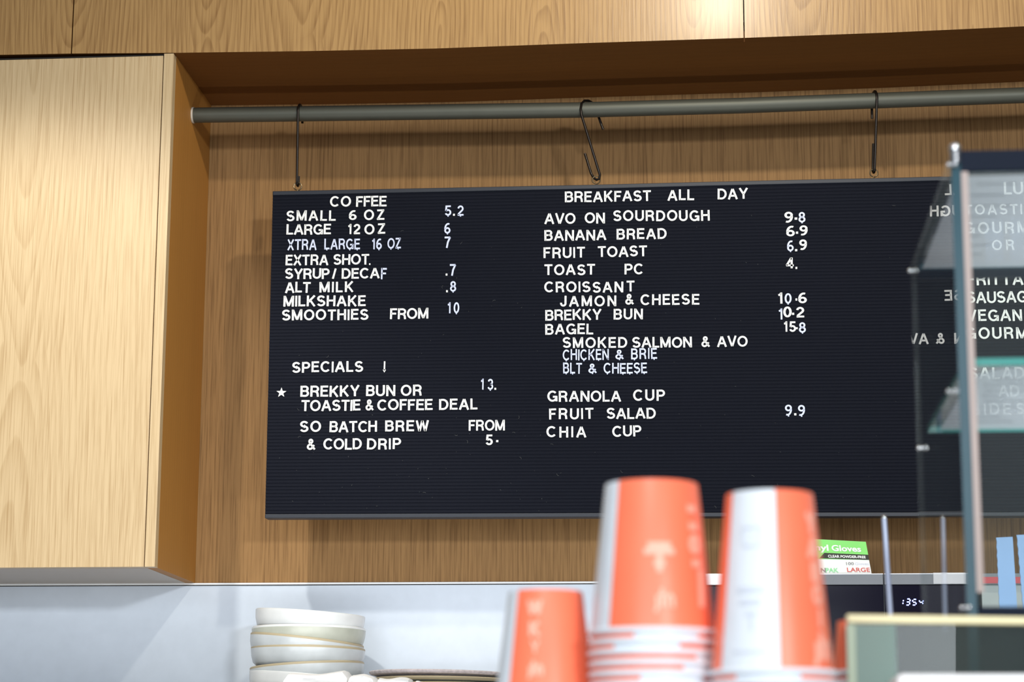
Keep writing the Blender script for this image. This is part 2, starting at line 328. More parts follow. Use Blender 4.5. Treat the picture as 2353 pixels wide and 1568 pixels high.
# ------------------------------------------------------------------ stroke alphabet (cap height 1)
SW = 0.163; H_ = SW/2
def arc(cx, cy, rx, ry, a0, a1, n=None):
    n = n or max(3, int(abs(a1-a0)/15)); return [(cx+rx*math.cos(math.radians(a0+(a1-a0)*i/n)), cy+ry*math.sin(math.radians(a0+(a1-a0)*i/n))) for i in range(n+1)]
def ring(cx, cy, rx, ry, n=28): return ('c', arc(cx, cy, rx, ry, 0, 360*(n-1)/n, n-1))
h = H_; t = 1-H_
G = {
 'A': (0.80, [[(0.065,0),(0.385,0.97)], [(0.415,0.97),(0.735,0)], [(0.19,0.33),(0.61,0.33)]]),
 'B': (0.68, [[(h,0),(h,1)], [(h,t),(0.36,t)]+arc(0.37,0.725,0.20,0.20,90,-90)+[(h,0.525)], [(0.30,0.525)]+arc(0.38,0.30,0.225,0.225,90,-90)+[(h,h)]]),
 'C': (0.77, [arc(0.41,0.5,0.335,0.425,42,318,20)]),
 'D': (0.74, [[(h,0),(h,1)], [(h,h),(0.30,h)]+arc(0.31,0.5,0.352,0.4225,-90,90)+[(h,t)]]),
 'E': (0.61, [[(h,0),(h,1)], [(h,t),(0.60,t)], [(h,0.53),(0.55,0.53)], [(h,h),(0.61,h)]]),
 'F': (0.57, [[(h,0),(h,1)], [(h,t),(0.57,t)], [(h,0.51),(0.50,0.51)]]),
 'G': (0.80, [arc(0.41,0.5,0.335,0.425,42,325,20), [(0.44,0.44),(0.74,0.44)], [(0.725,0.50),(0.725,0.02)]]),
 'H': (0.71, [[(h,0),(h,1)], [(0.71-h,0),(0.71-h,1)], [(h,0.53),(0.64,0.53)]]),
 'I': (0.155, [[(h,0),(h,1)]]),
 'J': (0.52, [[(0.52-h,1),(0.52-h,0.30)]+arc(0.26,0.28,0.183,0.205,0,-180)+[(h,0.34)]]),
 'K': (0.72, [[(h,0),(h,1)], [(0.63,1),(0.10,0.36)], [(0.27,0.57),(0.65,0)]]),
 'L': (0.56, [[(h,1),(h,0)], [(h,h),(0.56,h)]]),
 'M': (0.85, [[(h,0),(h,1)], [(0.09,0.98),(0.425,0.05)], [(0.425,0.05),(0.76,0.98)], [(0.85-h,0),(0.85-h,1)]]),
 'N': (0.72, [[(h,0),(h,1)], [(0.09,0.97),(0.63,0.03)], [(0.72-h,0),(0.72-h,1)]]),
 'O': (0.84, [ring(0.42,0.5,0.345,0.425)]),
 'P': (0.66, [[(h,0),(h,1)], [(h,t),(0.35,t)]+arc(0.355,0.69,0.225,0.2325,90,-90)+[(h,0.4575)]]),
 'R': (0.70, [[(h,0),(h,1)], [(h,t),(0.37,t)]+arc(0.375,0.70,0.225,0.2225,90,-90)+[(h,0.4775)], [(0.40,0.46),(0.54,0.38),(0.58,0.25),(0.61,0.0)]]),
 'S': (0.67, [arc(0.335,0.715,0.245,0.21,22,270,14)+arc(0.335,0.29,0.26,0.215,90,-160,14)]),
 'T': (0.66, [[(0,t),(0.66,t)], [(0.33,t),(0.33,0)]]),
 'U': (0.71, [[(h,1),(h,0.36)]+arc(0.355,0.36,0.278,0.285,180,360)+[(0.71-h,1)]]),
 'V': (0.75, [[(0.065,1),(0.36,0.03)], [(0.39,0.03),(0.685,1)]]),
 'W': (1.02, [[(0.06,1),(0.27,0.03)], [(0.29,0.03),(0.50,0.97)], [(0.52,0.97),(0.73,0.03)], [(0.75,0.03),(0.96,1)]]),
 'X': (0.72, [[(0.07,1),(0.65,0)], [(0.65,1),(0.07,0)]]),
 'Y': (0.74, [[(0.065,1),(0.37,0.43)], [(0.675,1),(0.37,0.43)], [(0.37,0.48),(0.37,0)]]),
 'Z': (0.64, [[(0.03,t),(0.62,t)], [(0.55,0.93),(0.08,0.07)], [(0.01,h),(0.64,h)]]),
 '&': (0.74, [[(0.70,0.03),(0.235,0.66)]+arc(0.345,0.775,0.135,0.148,215,-35,14)+[(0.21,0.45)]+arc(0.275,0.265,0.195,0.19,120,300,12)+[(0.47,0.17),(0.635,0.43)]]),
 '0': (0.56, [ring(0.28,0.5,0.205,0.425)]),
 '1': (0.30, [[(0.22,0),(0.22,1)], [(0.0,0.77),(0.13,0.80),(0.22,0.96)]]),
 '2': (0.56, [arc(0.28,0.69,0.205,0.235,172,-38,12)+[(0.12,0.20),(0.085,0.08)], [(0.02,h),(0.56,h)]]),
 '3': (0.56, [arc(0.27,0.715,0.19,0.21,165,-90,12), arc(0.275,0.29,0.21,0.215,90,-165,12)]),
 '4': (0.60, [[(0.44,0),(0.44,1)], [(0.41,0.96),(0.06,0.27)], [(0.02,0.27),(0.60,0.27)]]),
 '5': (0.56, [[(0.52,t),(0.14,t),(0.105,0.47)], arc(0.275,0.315,0.21,0.24,140,-160,14)]),
 '6': (0.57, [ring(0.285,0.30,0.21,0.225), arc(0.37,0.42,0.30,0.505,180,70,8)]),
 '7': (0.54, [[(0.01,t),(0.50,t)], [(0.49,0.93),(0.30,0.50),(0.21,0)]]),
 '8': (0.57, [ring(0.285,0.725,0.178,0.2), ring(0.285,0.29,0.21,0.215)]),
 '9': (0.57, [ring(0.285,0.70,0.21,0.225), arc(0.20,0.58,0.30,0.505,0,-110,8)]),
 '.': (0.16, [[(0.08,0),(0.08,0.16)]]),
 '/': (0.36, [[(0.07,0),(0.29,1)]]),
 ':': (0.16, [[(0.08,0.02),(0.08,0.18)], [(0.08,0.42),(0.08,0.58)], [(0.08,0.82),(0.08,0.98)]]),
 '|': (0.30, [[(0.15,1),(0.15,0.10)], [(0.045,0.20),(0.15,0.05),(0.255,0.20)]]),
}
def ribbon(pts, w, closed=False):
    """miter-joined left/right offset points of a polyline"""
    n = len(pts); L = []; R_ = []
    for i in range(n):
        p = Vector(pts[i]); a = Vector(pts[i-1]) if (i > 0 or closed) else None; b = Vector(pts[(i+1) % n]) if (i < n-1 or closed) else None
        d0 = (p-a).normalized() if a is not None else None; d1 = (b-p).normalized() if b is not None else None
        if d0 is None: d0 = d1
        if d1 is None: d1 = d0
        n0 = Vector((-d0.y, d0.x)); n1 = Vector((-d1.y, d1.x)); mm = (n0+n1)
        if mm.length < 1e-6: mm = n0.copy()
        mm.normalize(); k = 1/max(0.45, mm.dot(n0))
        L.append(p+mm*w/2*k); R_.append(p-mm*w/2*k)
    return L, R_
def resample(strokes, step=0.08):
    out = []
    for s in strokes:
        c = isinstance(s, tuple); p = list(s[1] if c else s); q = []
        if c: p = p+[p[0]]
        for (x0, y0), (x1, y1) in zip(p, p[1:]):
            n = max(1, int(math.hypot(x1-x0, y1-y0)/step)); q += [(x0+(x1-x0)*i/n, y0+(y1-y0)*i/n) for i in range(n)]
        out.append(('c', q) if c else q+[p[-1]])
    return out
def strokes_into(mb, strokes, fn, sw=SW, mi=0, depth=None):
    """fn(u, v, d) -> world point; d = 0 front face, 1 = back. Adds strokes as thin solid ribbons."""
    for s in strokes:
        closed = isinstance(s, tuple) and s[0] == 'c'
        pts = s[1] if closed else s
        L, R_ = ribbon(pts, sw, closed); n = len(pts); i0 = len(mb.v)
        for k in range(n):
            for q, d in ((L[k], 0), (R_[k], 0), (L[k], 1), (R_[k], 1)): mb.v.append(Vector(fn(q[0], q[1], d)))
        for k in range(n if closed else n-1):
            a = i0+4*k; b = i0+4*((k+1) % n)
            for q in ((a, a+1, b+1, b), (a+2, a, b, b+2), (a+1, a+3, b+3, b+1)): mb.f.append(q); mb.mi.append(mi)
        if not closed:
            for a in (i0, i0+4*(n-1)): mb.f.append((a, a+1, a+3, a+2)); mb.mi.append(mi)
ROWS = [
  ('COFFEE heading', ('CO',758,806,474.9,474.9,24.0,0), ('FFEE',818,888,474.9,474.1,24.0,0)),
  ('SMALL 6 OZ', ('SMALL',658,771,507.8,507.3,23.7,0), ('6',802,819,505.7,505.7,21.8,0), ('OZ',836,883,505.4,504.8,23.7,0)),
  ('SMALL 6 OZ price', ('5',1022,1037,495.9,495.9,23.4,1), ('.',1041,1045,495.9,495.9,4.4,0), ('2',1051,1065,495.9,495.9,23.4,1)),
  ('LARGE 12 OZ', ('LARGE',658,760,539.4,538.6,23.7,0), ('12',800,827,538.3,538.1,23.1,0), ('OZ',837,885,538.3,537.8,23.7,0)),
  ('LARGE 12 OZ price', ('6',1021,1035,537.0,537.0,24.0,1)),
  ('XTRA LARGE', ('XTRA',660,727,574.6,574.0,24.5,1), ('LARGE',745,827,573.2,572.7,24.5,1), ('16',855,877,572.7,572.7,24.5,1), ('OZ',890,921,572.1,571.0,24.5,1)),
  ('XTRA LARGE price', ('7',1021,1035,569.9,569.9,26.1,1)),
  ('EXTRA SHOT', ('EXTRA',656,754,609.7,609.2,24.0,0), ('SHOT',766,848,608.9,607.8,24.0,0), ('.',848,851,608.9,608.9,3.5,0)),
  ('SYRUP / DECAF', ('SYRUP',655,757,641.3,640.7,24.0,0), ('/',763,772,640.7,640.7,23.4,0), ('DECA',785,872,640.5,639.7,24.0,0), ('F',875,888,641.8,641.8,25.9,1)),
  ('SYRUP / DECAF price', ('.',1024,1028,633.4,633.4,4.4,0), ('7',1033,1047,633.7,633.7,26.7,1)),
  ('ALT MILK', ('ALT',655,713,673.1,672.6,24.5,0), ('MILK',734,812,672.3,671.5,24.0,0)),
  ('ALT MILK price', ('.',1025,1029,671.8,671.8,4.6,0), ('8',1034,1048,670.4,670.4,24.0,1)),
  ('MILKSHAKE', ('MILKSHAKE',651,840,705.0,703.1,24.5,0)),
  ('SMOOTHIES FROM', ('SMOOTHIES',648,846,736.9,735.0,24.5,0), ('FROM',896,984,733.9,732.8,24.5,0)),
  ('SMOOTHIES price', ('10',1029,1055,720.0,719.4,25.3,1)),
  ('SPECIALS heading', ('SPECIALS',671,834,856.5,854.6,24.5,0), ('|',880,886,854.1,854.1,23.4,0)),
  ('starred BREKKY BUN OR', ('*',635,657,912.6,912.6,21.8,0), ('BREKKY',690,826,912.6,911.0,25.1,0), ('BUN',841,908,910.7,910.2,25.1,0), ('OR',921,969,910.2,909.4,25.1,0)),
  ('starred special price', ('13',1105,1133,895.7,895.5,25.1,1), ('.',1136,1140,896.0,896.0,4.4,0)),
  ('TOASTIE & COFFEE DEAL', ('TOASTIE',692,828,945.0,943.7,25.1,0), ('&',840,858,943.7,943.7,25.1,0), ('COFFEE',867,994,943.4,942.6,25.1,0), ('DEAL',1009,1097,942.6,941.5,25.1,0)),
  ('SO BATCH BREW FROM', ('SO',689,737,993.2,993.2,25.1,0), ('BATCH',757,866,993.2,992.7,25.1,0), ('BREW',885,985,992.1,991.1,25.1,0), ('FROM',1077,1160,990.0,989.2,24.5,0)),
  ('& COLD DRIP', ('&',705,724,1034.1,1034.1,25.1,0), ('COLD',743,831,1033.8,1033.0,25.1,0), ('DRIP',843,921,1033.0,1032.5,25.1,0)),
  ('batch brew price', ('5',1116,1132,1023.2,1023.2,24.0,0), ('.',1140,1145,1016.4,1016.4,4.6,0)),
  ('BREAKFAST heading', ('BREAKFAST',1298,1496,465.2,461.7,24.4,0), ('ALL',1534,1595,461.1,459.6,24.4,0), ('DAY',1649,1719,458.4,456.6,24.4,0)),
  ('AVO ON SOURDOUGH', ('AVO',1251,1322,514.4,514.1,24.4,0), ('ON',1344,1390,513.5,513.5,24.4,0), ('SOURDOUGH',1409,1631,508.7,507.5,24.4,0)),
  ('AVO ON SOURDOUGH price', ('9',1803,1822,511.7,511.7,24.4,0), ('.',1826,1832,504.9,504.9,4.8,0), ('8',1835,1851,511.4,511.4,23.8,1)),
  ('BANANA BREAD', ('BANANA',1251,1393,554.0,551.9,24.4,0), ('BREAD',1417,1532,550.4,548.9,24.4,0)),
  ('BANANA BREAD price', ('6',1807,1826,543.0,543.0,23.8,0), ('.',1829,1834,537.3,537.3,4.8,0), ('9',1838,1856,541.2,541.2,22.6,0)),
  ('FRUIT TOAST', ('FRUIT',1249,1344,593.3,591.8,24.4,0), ('TOAST',1374,1487,590.9,589.2,24.4,0)),
  ('FRUIT TOAST price', ('6',1809,1824,577.5,577.5,24.4,1), ('.',1827,1832,577.5,577.5,4.8,0), ('9',1837,1854,574.6,574.6,23.8,0)),
  ('TOAST PC', ('TOAST',1251,1367,632.6,631.5,24.4,0), ('PC',1435,1478,630.6,630.0,24.4,0)),
  ('TOAST PC price', ('4',1806,1824,616.6,616.6,24.4,0), ('.',1828,1832,618.3,618.3,4.8,0)),
  ('CROISSANT', ('CROISSAN',1251,1432,672.6,671.7,24.4,0), ('T',1440,1458,669.9,669.9,24.4,0)),
  ('JAMON & CHEESE', ('JAMON',1287,1416,704.4,703.8,24.4,0), ('&',1437,1456,700.3,700.3,24.4,0), ('CHEESE',1472,1607,701.5,700.0,24.4,0)),
  ('JAMON & CHEESE price', ('1',1789,1798,697.9,697.9,25.3,0), ('0',1803,1819,697.9,697.9,23.8,1), ('.',1828,1832,691.0,691.0,4.8,0), ('6',1835,1854,697.0,697.0,23.8,0)),
  ('breakfast BREKKY BUN', ('BREKKY',1253,1382,736.6,734.8,24.4,0), ('BUN',1410,1477,734.5,733.6,24.4,0)),
  ('breakfast BREKKY BUN price', ('1',1790,1798,734.5,734.5,25.3,1), ('0',1800,1819,729.2,729.2,24.4,0), ('.',1820,1825,723.8,723.8,4.8,0), ('2',1830,1848,729.8,729.8,23.8,0)),
  ('BAGEL', ('BAGEL',1253,1363,769.4,767.9,24.4,0)),
  ('BAGEL price', ('15',1802,1829,762.8,762.2,23.8,0), ('.',1829,1833,756.6,756.6,4.2,0), ('8',1836,1852,764.9,764.9,23.8,1)),
  ('SMOKED SALMON & AVO', ('SMOKED',1293,1441,800.1,799.8,24.4,0), ('SALMON',1453,1590,799.2,798.9,24.4,0), ('&',1612,1631,797.7,797.7,24.4,0), ('AVO',1648,1718,797.1,796.2,24.4,0)),
  ('CHICKEN & BRIE', ('CHICKEN',1293,1399,828.1,827.5,25.0,1), ('&',1414,1433,826.0,826.0,22.0,1), ('BRIE',1450,1510,825.7,825.1,25.0,1)),
  ('BLT & CHEESE', ('BLT',1294,1337,859.0,859.0,25.0,1), ('&',1352,1371,858.1,858.1,22.0,1), ('CHEESE',1387,1487,859.0,858.1,24.4,1)),
  ('GRANOLA CUP', ('GRANOLA',1258,1427,923.7,922.8,25.0,0), ('CUP',1455,1528,921.9,921.0,25.6,0)),
  ('FRUIT SALAD', ('FRUIT',1262,1364,964.2,963.3,25.0,0), ('SALAD',1394,1507,963.0,962.4,25.0,0)),
  ('FRUIT SALAD price', ('9',1804,1820,955.5,955.5,25.0,1), ('.',1825,1830,954.9,954.9,4.8,0), ('9',1834,1850,956.1,956.1,25.0,1)),
  ('CHIA CUP', ('CHIA',1256,1347,1005.6,1005.0,25.0,0), ('CUP',1407,1474,1004.1,1003.2,25.0,0)),
  ('LUNCH heading', ('LU',2307,2352,446.8,446.1,28.6,0)),
  ('TOASTIES', ('TOASTI',2217,2349,494.7,492.9,23.6,0)),
  ('upper GOURMET', ('GOURM',2216,2364,537.6,535.1,26.4,0)),
  ('OR', ('OR',2280,2331,575.1,574.4,23.6,0)),
  ('FRITTATA', ('FRITTA',2223,2352,655.5,654.8,27.2,0)),
  ('SAUSAGE', ('SAUSAG',2222,2361,696.6,695.5,26.4,0)),
  ('VEGAN', ('VEGAN',2222,2349,738.7,737.3,26.4,0)),
  ('lower GOURMET', ('GOURM',2219,2361,779.5,778.0,26.4,0)),
  ('SALAD heading', ('SALAD',2226,2355,871.5,871.0,27.4,0)),
  ('ADD', ('AD',2295,2343,911.7,910.7,26.4,0)),
  ('SIDE S', ('SIDE',2233,2324,954.3,952.8,26.4,0), ('S',2337,2353,952.3,952.3,26.4,0)),
]

# ------------------------------------------------------------------ room shell
ZC = 3.0
mb = MB(); mb.box((-3, -4.5, -0.05), (4, YB+0.1, 0)); struct(mb, 'floor', M['floor'])
mb = MB(); mb.box((-3, -1.0, ZC), (4, YB+0.1, ZC+0.05)); struct(mb, 'ceiling', M['paint'])
XL = P(377, 700, YF).x                                # left side of the alcove
cl = P(398, 122, YF); XL = (cl.x + P(357, 1303, YF).x)/2
zb0, zb1 = P(-250, 1310, YF), P(357, 1303, YF)        # cabinet bottom edge
Zbot = zb1.z
Zjoin = P(600, 1342.5, YB).z                          # wood meets splashback
XR = 2.6
# alcove back (wood) and splashback below it
mb = MB(); mb.box((XL-1.6, YB, Zjoin), (XR, YB+0.08, ZC)); struct(mb, 'wall_back', M['wood_back'])
mb = MB(); mb.box((XL-1.6, YB-0.004, 0.9), (XR, YB+0.08, Zjoin-0.002)); struct(mb, 'wall_splashback', M['white_gloss'])
mb = MB(); mb.box((XL-1.6, YB-0.007, Zjoin-0.002), (XR, YB, Zjoin+0.0015)); struct(mb, 'trim_1', M['white_line'])
mb = MB(); mb.box((XL-1.6, YB-0.006, Zjoin-0.0035), (XR, YB-0.001, Zjoin-0.002)); struct(mb, 'trim_2', M['gap'])
# bulkhead panels across the top: their lower edge follows the photo (slightly sagging)
low = [(-1500, 137), (-260, 127.5), (0, 126), (165, 123), (398, 121.5), (700, 117.5), (1000, 111.5), (1330, 99.5), (1710, 87), (2050, 74.5), (2353, 60.5), (2700, 44), (3900, -14)]
def lowz(px):
    for (a, ya), (b, yb) in zip(low, low[1:]):
        if a <= px <= b: return ya+(yb-ya)*(px-a)/(b-a)
def bulk(n, a, b):
    xs = sorted({a, b} | {p for p, _ in low if a < p < b})
    bot = [P(x, lowz(x), YF) for x in xs]
    g = 0.0011
    bot[0].x += g; bot[-1].x -= g
    poly = bot + [Vector((bot[-1].x, YF, ZC)), Vector((bot[0].x, YF, ZC))]
    mb = MB(); mb.prism(poly, (0, 0.022, 0), 0, side=1)
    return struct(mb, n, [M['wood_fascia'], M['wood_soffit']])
bulk('trim_3', -1500, 164); bulk('trim_4', 164, 1710); bulk('trim_5', 1710, 3900)
mb = MB(); mb.box((P(-1490, 50, YF).x, YF+0.0225, P(1000, 60, YF).z), (P(3890, 0, YF).x, YF+0.04, ZC)); struct(mb, 'trim_6', M['gap'])   # dark gap behind the panel joints
# alcove soffit behind the bulkhead
pts_f = [P(x, y, YF)+Vector((0, 0.0222, 0)) for x, y in low if x >= 398]
pts_f[0].x = XL
mb = MB()
for a, b in zip(pts_f, pts_f[1:]):
    mb.prism([a, b, Vector((b.x, YB, b.z-.004)), Vector((a.x, YB, a.z-.004))], (0, 0, 0.02))
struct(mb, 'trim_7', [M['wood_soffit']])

# ------------------------------------------------------------------ wall cabinet on the left
base = Vector((XL-0.35, YF, Zbot))
cab = thing('wall_cabinet', base, 'tall pale ash wall cabinet left of the menu alcove, lit from above', 'cabinet')
Ztop = P(375, 128, YF).z
zt0 = P(-200, 133, YF).z
Xd = (P(374.5, 128, YF).x+P(333.5, 1303, YF).x)/2     # door / stile joint
XF = XL-1.4
ztop_s = P(398, 123, YF).z
mb = MB(); mb.box((XL-0.018, YF+0.0203, Zbot), (XL, YB-0.0015, ztop_s+0.012)); mb.build('side_panel', M['wood_side'], cab)
mb = MB(); mb.box((Xd+0.0007, YF-0.0005, Zbot), (XL, YF+0.02, ztop_s)); mb.build('stile', M['wood_door'], cab, bevel=0.0004)
mb = MB()
zl0 = P(-260, 1312, YF).z
mb.prism([Vector((XF, YF, Zbot-0.002)), Vector((Xd-0.0011, YF, Zbot)), Vector((Xd-0.0011, YF, Ztop)), Vector((XF, YF, Ztop-0.001))], (0, 0.019, 0))
dr = mb.build('door', M['wood_door'], cab, bevel=0.0005)
mb = MB(); mb.box((XF, YF+0.021, Zbot-0.0005), (XL-0.018, YB-0.008, Zbot+0.016)); mb.build('bottom_panel', M['wood_under'], cab)
mb = MB(); mb.box((XF, YF+0.0192, Zbot+0.017), (XL-0.019, YF+0.0202, ztop_s-0.001)); mb.box((XF, YF+0.0012, Ztop+.0003), (Xd-0.0003, YF+0.018, ztop_s-.0006)); mb.build('shadow_gap', M['gap'], cab)  # black filler puts the door joint's deep shade into its colour

# ------------------------------------------------------------------ hanging pipe
pc = [(441, 265), (700, 261.5), (1000, 257.5), (1330, 253), (1700, 243), (2009, 231.5), (2353, 219), (2700, 204), (3850, 150)]
pp = [P(x, y, YP) for x, y in pc]; pp[0].x = XL+0.0005
PR = 17.8*mpp(YP)*1.03
pipe = thing('hanging_pipe', pp[0], 'grey metal pipe running across the alcove above the menu board', 'pipe')
mb = MB(); mb.tube(pp, PR, 28); mb.build('tube', M['pipe'], pipe, smooth=True)
mb = MB(); mb.tube([pp[0], pp[0]+Vector((0.0035, 0, 0))], PR*1.06, 28); mb.build('end_collar', M['flange'], pipe, smooth=True)
def pipe_at(px):
    for (a, ya), (b, yb) in zip(pc, pc[1:]):
        if a <= px <= b: return P(px, ya+(yb-ya)*(px-a)/(b-a), YP)

# ------------------------------------------------------------------ menu board
top = [(627, 441), (1000, 433.5), (1370, 426), (1700, 417.5), (2010, 411), (2165, 407.5), (2353, 402), (2560, 396)]
botp = [(609, 1190.5), (1370, 1187.5), (2353, 1186), (2560, 1184)]
def edge(tab, px):
    for (a, ya), (b, yb) in zip(tab, tab[1:]):
        if a <= px <= b: return ya+(yb-ya)*(px-a)/(b-a)
tl, tr = P(627, 441, YBD), P(2560, 396, YBD); bl, br = P(609, 1190.5, YBD), P(2560, 1184, YBD)
BT = 0.026
board = thing('menu_board', Vector((tl.x+0.9, YBD+BT/2, bl.z)), 'long black ribbed letter board menu hanging by wire hooks in the wooden alcove', 'menu board')
NG = 97
mb = MB()
xsN = 9
cols = []
for i in range(xsN):
    px_t = 627+(2560-627)*i/(xsN-1); px_b = 609+(2560-609)*i/(xsN-1)
    a = P(px_t, edge(top, px_t), YBD); b = P(px_b, edge(botp, px_b), YBD); cols.append((a, b))
prof = []
m_top, m_bot = 6.5/750, 6.5/750
for g in range(NG):
    for dv, dy in ((0.0, 0.0), (0.55, 0.0), (0.68, 0.0011), (0.90, 0.0011)):
        prof.append((m_top+(1-m_top-m_bot)*(g+dv)/NG, dy))
prof.append((1-m_bot, 0.0))
n = len(prof)
for a, b in cols:
    for s_, dy in prof: q = a.lerp(b, s_); mb.v.append(Vector((q.x, YBD+dy, q.z)))
for i in range(xsN-1):
    for k in range(n-1):
        mb.f.append((i*n+k, i*n+k+1, (i+1)*n+k+1, (i+1)*n+k)); mb.mi.append(0)
mb.build('ribbed_panel', M['felt'], board)
mb = MB()
poly = [Vector((c[0].x, YBD+0.004, c[0].z)) for c in cols] + [Vector((c[1].x, YBD+0.004, c[1].z)) for c in reversed(cols)]
mb.prism(poly, (0, BT-0.004, 0)); mb.build('backing', M['rail'], board)
for nm, idx, s0, s1 in (('top_rail', 0, -0.0012, m_top+0.003), ('bottom_rail', 1, 1-m_bot-0.002, 1.0015)):
    mb = MB()
    poly = [c[0].lerp(c[1], s0) for c in cols] + [c[0].lerp(c[1], s1) for c in reversed(cols)]
    poly = [Vector((p.x, YBD-0.0025, p.z)) for p in poly]
    mb.prism(poly, (0, BT+0.003, 0)); mb.build(nm, M['rail'], board, bevel=0.0012)
def eye(px, py):
    c = P(px, py, YP); r = 9.2*mpp(YP)
    mb = MB()
    pts = [c+Vector((r*math.sin(a), 0.0012*math.cos(a/2), -r*math.cos(a))) for a in [math.radians(12+336*i/22) for i in range(23)]]
    zt = P(px, edge(top, px), YP).z
    pts = [Vector((c.x, YP, zt-0.006)), Vector((c.x, YP, c.z-r-0.0005))] + pts
    mb.tube(pts, 0.00115, 8); return c, r, mb.build('screw_eye', M['brass_wire'], board, smooth=True)
E1 = eye(684, 428.5); E2 = eye(1370, 414); E3 = eye(2008, 398)
# lint and scuffs clinging to the felt
mb = MB()
for i in range(150):
    px = random.uniform(640, 2150); py = random.uniform(460, 1180)
    if random.random() < 0.35: px = random.uniform(640, 1300); py = random.uniform(930, 1180)
    c = P(px, py, YBD-0.0012); L = random.choice((0.0005, 0.0006, 0.0008, 0.0012, 0.003)); a = random.uniform(0, pi); cu = random.uniform(-.6, .6)
    pts = [c+Vector((math.cos(a+cu*s)*L*s, random.uniform(0, .0004), math.sin(a+cu*s)*L*s)) for s in (-1, -.33, .33, 1)]
    mb.tube(pts, 0.00022, 4)
tag(mb.build('lint', M['lint'], None, origin=P(1300, 1000, YBD)), 'specks of pale lint clinging to the black ribbed menu board', 'lint', kind='stuff')

# letters
ORD = ['first', 'second', 'third', 'fourth', 'fifth', 'sixth', 'seventh', 'eighth', 'ninth', 'tenth', 'eleventh']
glyph_cache = {}
def glyph_mesh(ch, cond):
    key = (ch, cond)
    if key in glyph_cache: return glyph_cache[key]
    mb = MB(); sw = SW*(0.90 if cond else 1.0)
    fn = lambda u, v, d: (u, d, v)
    if ch == '*':
        poly = []
        for k in range(10):
            rr = 0.54 if k % 2 == 0 else 0.215; a = pi/2+2*pi*k/10; poly.append(Vector((0.5+rr*math.cos(a), 0, 0.46+rr*math.sin(a))))
        mb.prism(poly, (0, 1, 0)); wd = 1.0
    else:
        wd, st = G[ch]; strokes_into(mb, st, fn, sw=sw)
        if cond and ch in 'LGOCEBZ02568938&S': strokes_into(mb, [[(wd*0.5, 0.02), (wd*0.5, -0.085)]], fn, sw=0.11)   # moulding tab under the condensed letters
    me = bpy.data.meshes.new('glyph'); me.from_pydata(mb.v, [], mb.f); me.validate(); me.update()
    me.materials.append(M['letter_blue'] if cond else M['letter'])
    glyph_cache[key] = (me, wd); return glyph_cache[key]
LT = 0.0022                                            # letter thickness
def place_glyph(ch, px0, px1, pyb, hpx, cond, label, group, lean=0.0):
    me, wd = glyph_mesh(ch, cond)
    a = P(px0, pyb, YBD-LT); b = P(px1, pyb, YBD-LT); up = P(px0, pyb-hpx, YBD-LT)
    nm = 'numeral' if ch.isdigit() else 'star_symbol' if ch == '*' else 'arrow_symbol' if ch == '|' else 'letter' if ch.isalpha() else 'punctuation_mark'
    o = bpy.data.objects.new(nm, me); COL.objects.link(o)
    o.location = a; o.scale = ((b.x-a.x)/wd, LT+0.0002, up.z-a.z); o.rotation_euler = (0, lean, 0)
    tag(o, label, {'numeral': 'numeral', 'letter': 'letter', 'star_symbol': 'symbol', 'arrow_symbol': 'symbol'}.get(nm, 'punctuation'), group)
    return o
def desc(ch):
    if ch.isdigit(): return 'numeral '+ch
    return {'.': 'full stop', '/': 'slash', '&': 'ampersand', '*': 'star', '|': 'down arrow', ':': 'colon'}.get(ch, 'letter '+ch)
for rowdef in ROWS:
    rname, segs = rowdef[0], rowdef[1:]
    counts = {}; order = {}
    allch = [c for s in segs for c in s[0]]
    for seg in segs:
        word, x0, x1, b0, b1, hp, cond = seg
        if word in ('.',): hp_eff = hp/0.16
        else: hp_eff = hp
        ws = []
        for ch in word: ws.append(G[ch][0]*hp_eff*1.0 if ch != '*' else hp_eff)
        nat = sum(ws); nchar = len(word); gap = 0
        if cond: ws = [w_*0.80 for w_ in ws]; nat = sum(ws)
        if nchar > 1:
            gap = ((x1-x0)-nat)/(nchar-1); mn = 1.2; want = 0.09*hp_eff
            if gap > want:                              # real letters are a little wider: widen all but the I before spacing out
                wide = sum(w_ for w_, ch in zip(ws, word) if ch not in 'I1')
                if wide > 0:
                    k = min(1.14, 1+(gap-want)*(nchar-1)/wide); ws = [w_*k if ch not in 'I1' else w_ for w_, ch in zip(ws, word)]; nat = sum(ws); gap = ((x1-x0)-nat)/(nchar-1)
            if gap < mn: k = ((x1-x0)-mn*(nchar-1))/nat; ws = [w_*k for w_ in ws]; gap = mn
        else:
            ws = [x1-x0]
        x = x0
        for i, ch in enumerate(word):
            order[ch] = order.get(ch, 0)+1
            cnt = allch.count(ch)
            colr = 'narrow bluish white ' if cond else 'white '
            which = '' if cnt == 1 else (ORD[order[ch]-1]+' '+desc(ch)+' of its line, ')
            lab = (colr+desc(ch)+' ' + ('('+ORD[order[ch]-1]+' of '+str(cnt)+') ' if cnt > 1 else '') + 'in the menu line '+rname) if 'price' not in rname and 'heading' not in rname and 'mark' not in rname and 'colon' not in rname else \
                  (colr+desc(ch)+' ' + ('('+ORD[order[ch]-1]+' of '+str(cnt)+') ' if cnt > 1 else '') + 'of the '+rname+' on the menu')
            y = b0+(b1-b0)*((x-x0)/max(1, x1-x0)) + (random.uniform(-.6, .6) if nchar > 1 else 0)
            place_glyph(ch, x, x+ws[i], y, hp_eff, cond, lab, 'letters of the '+rname+' line', random.uniform(-0.02, 0.02) if ch not in '.' else 0)
            x += ws[i]+gap

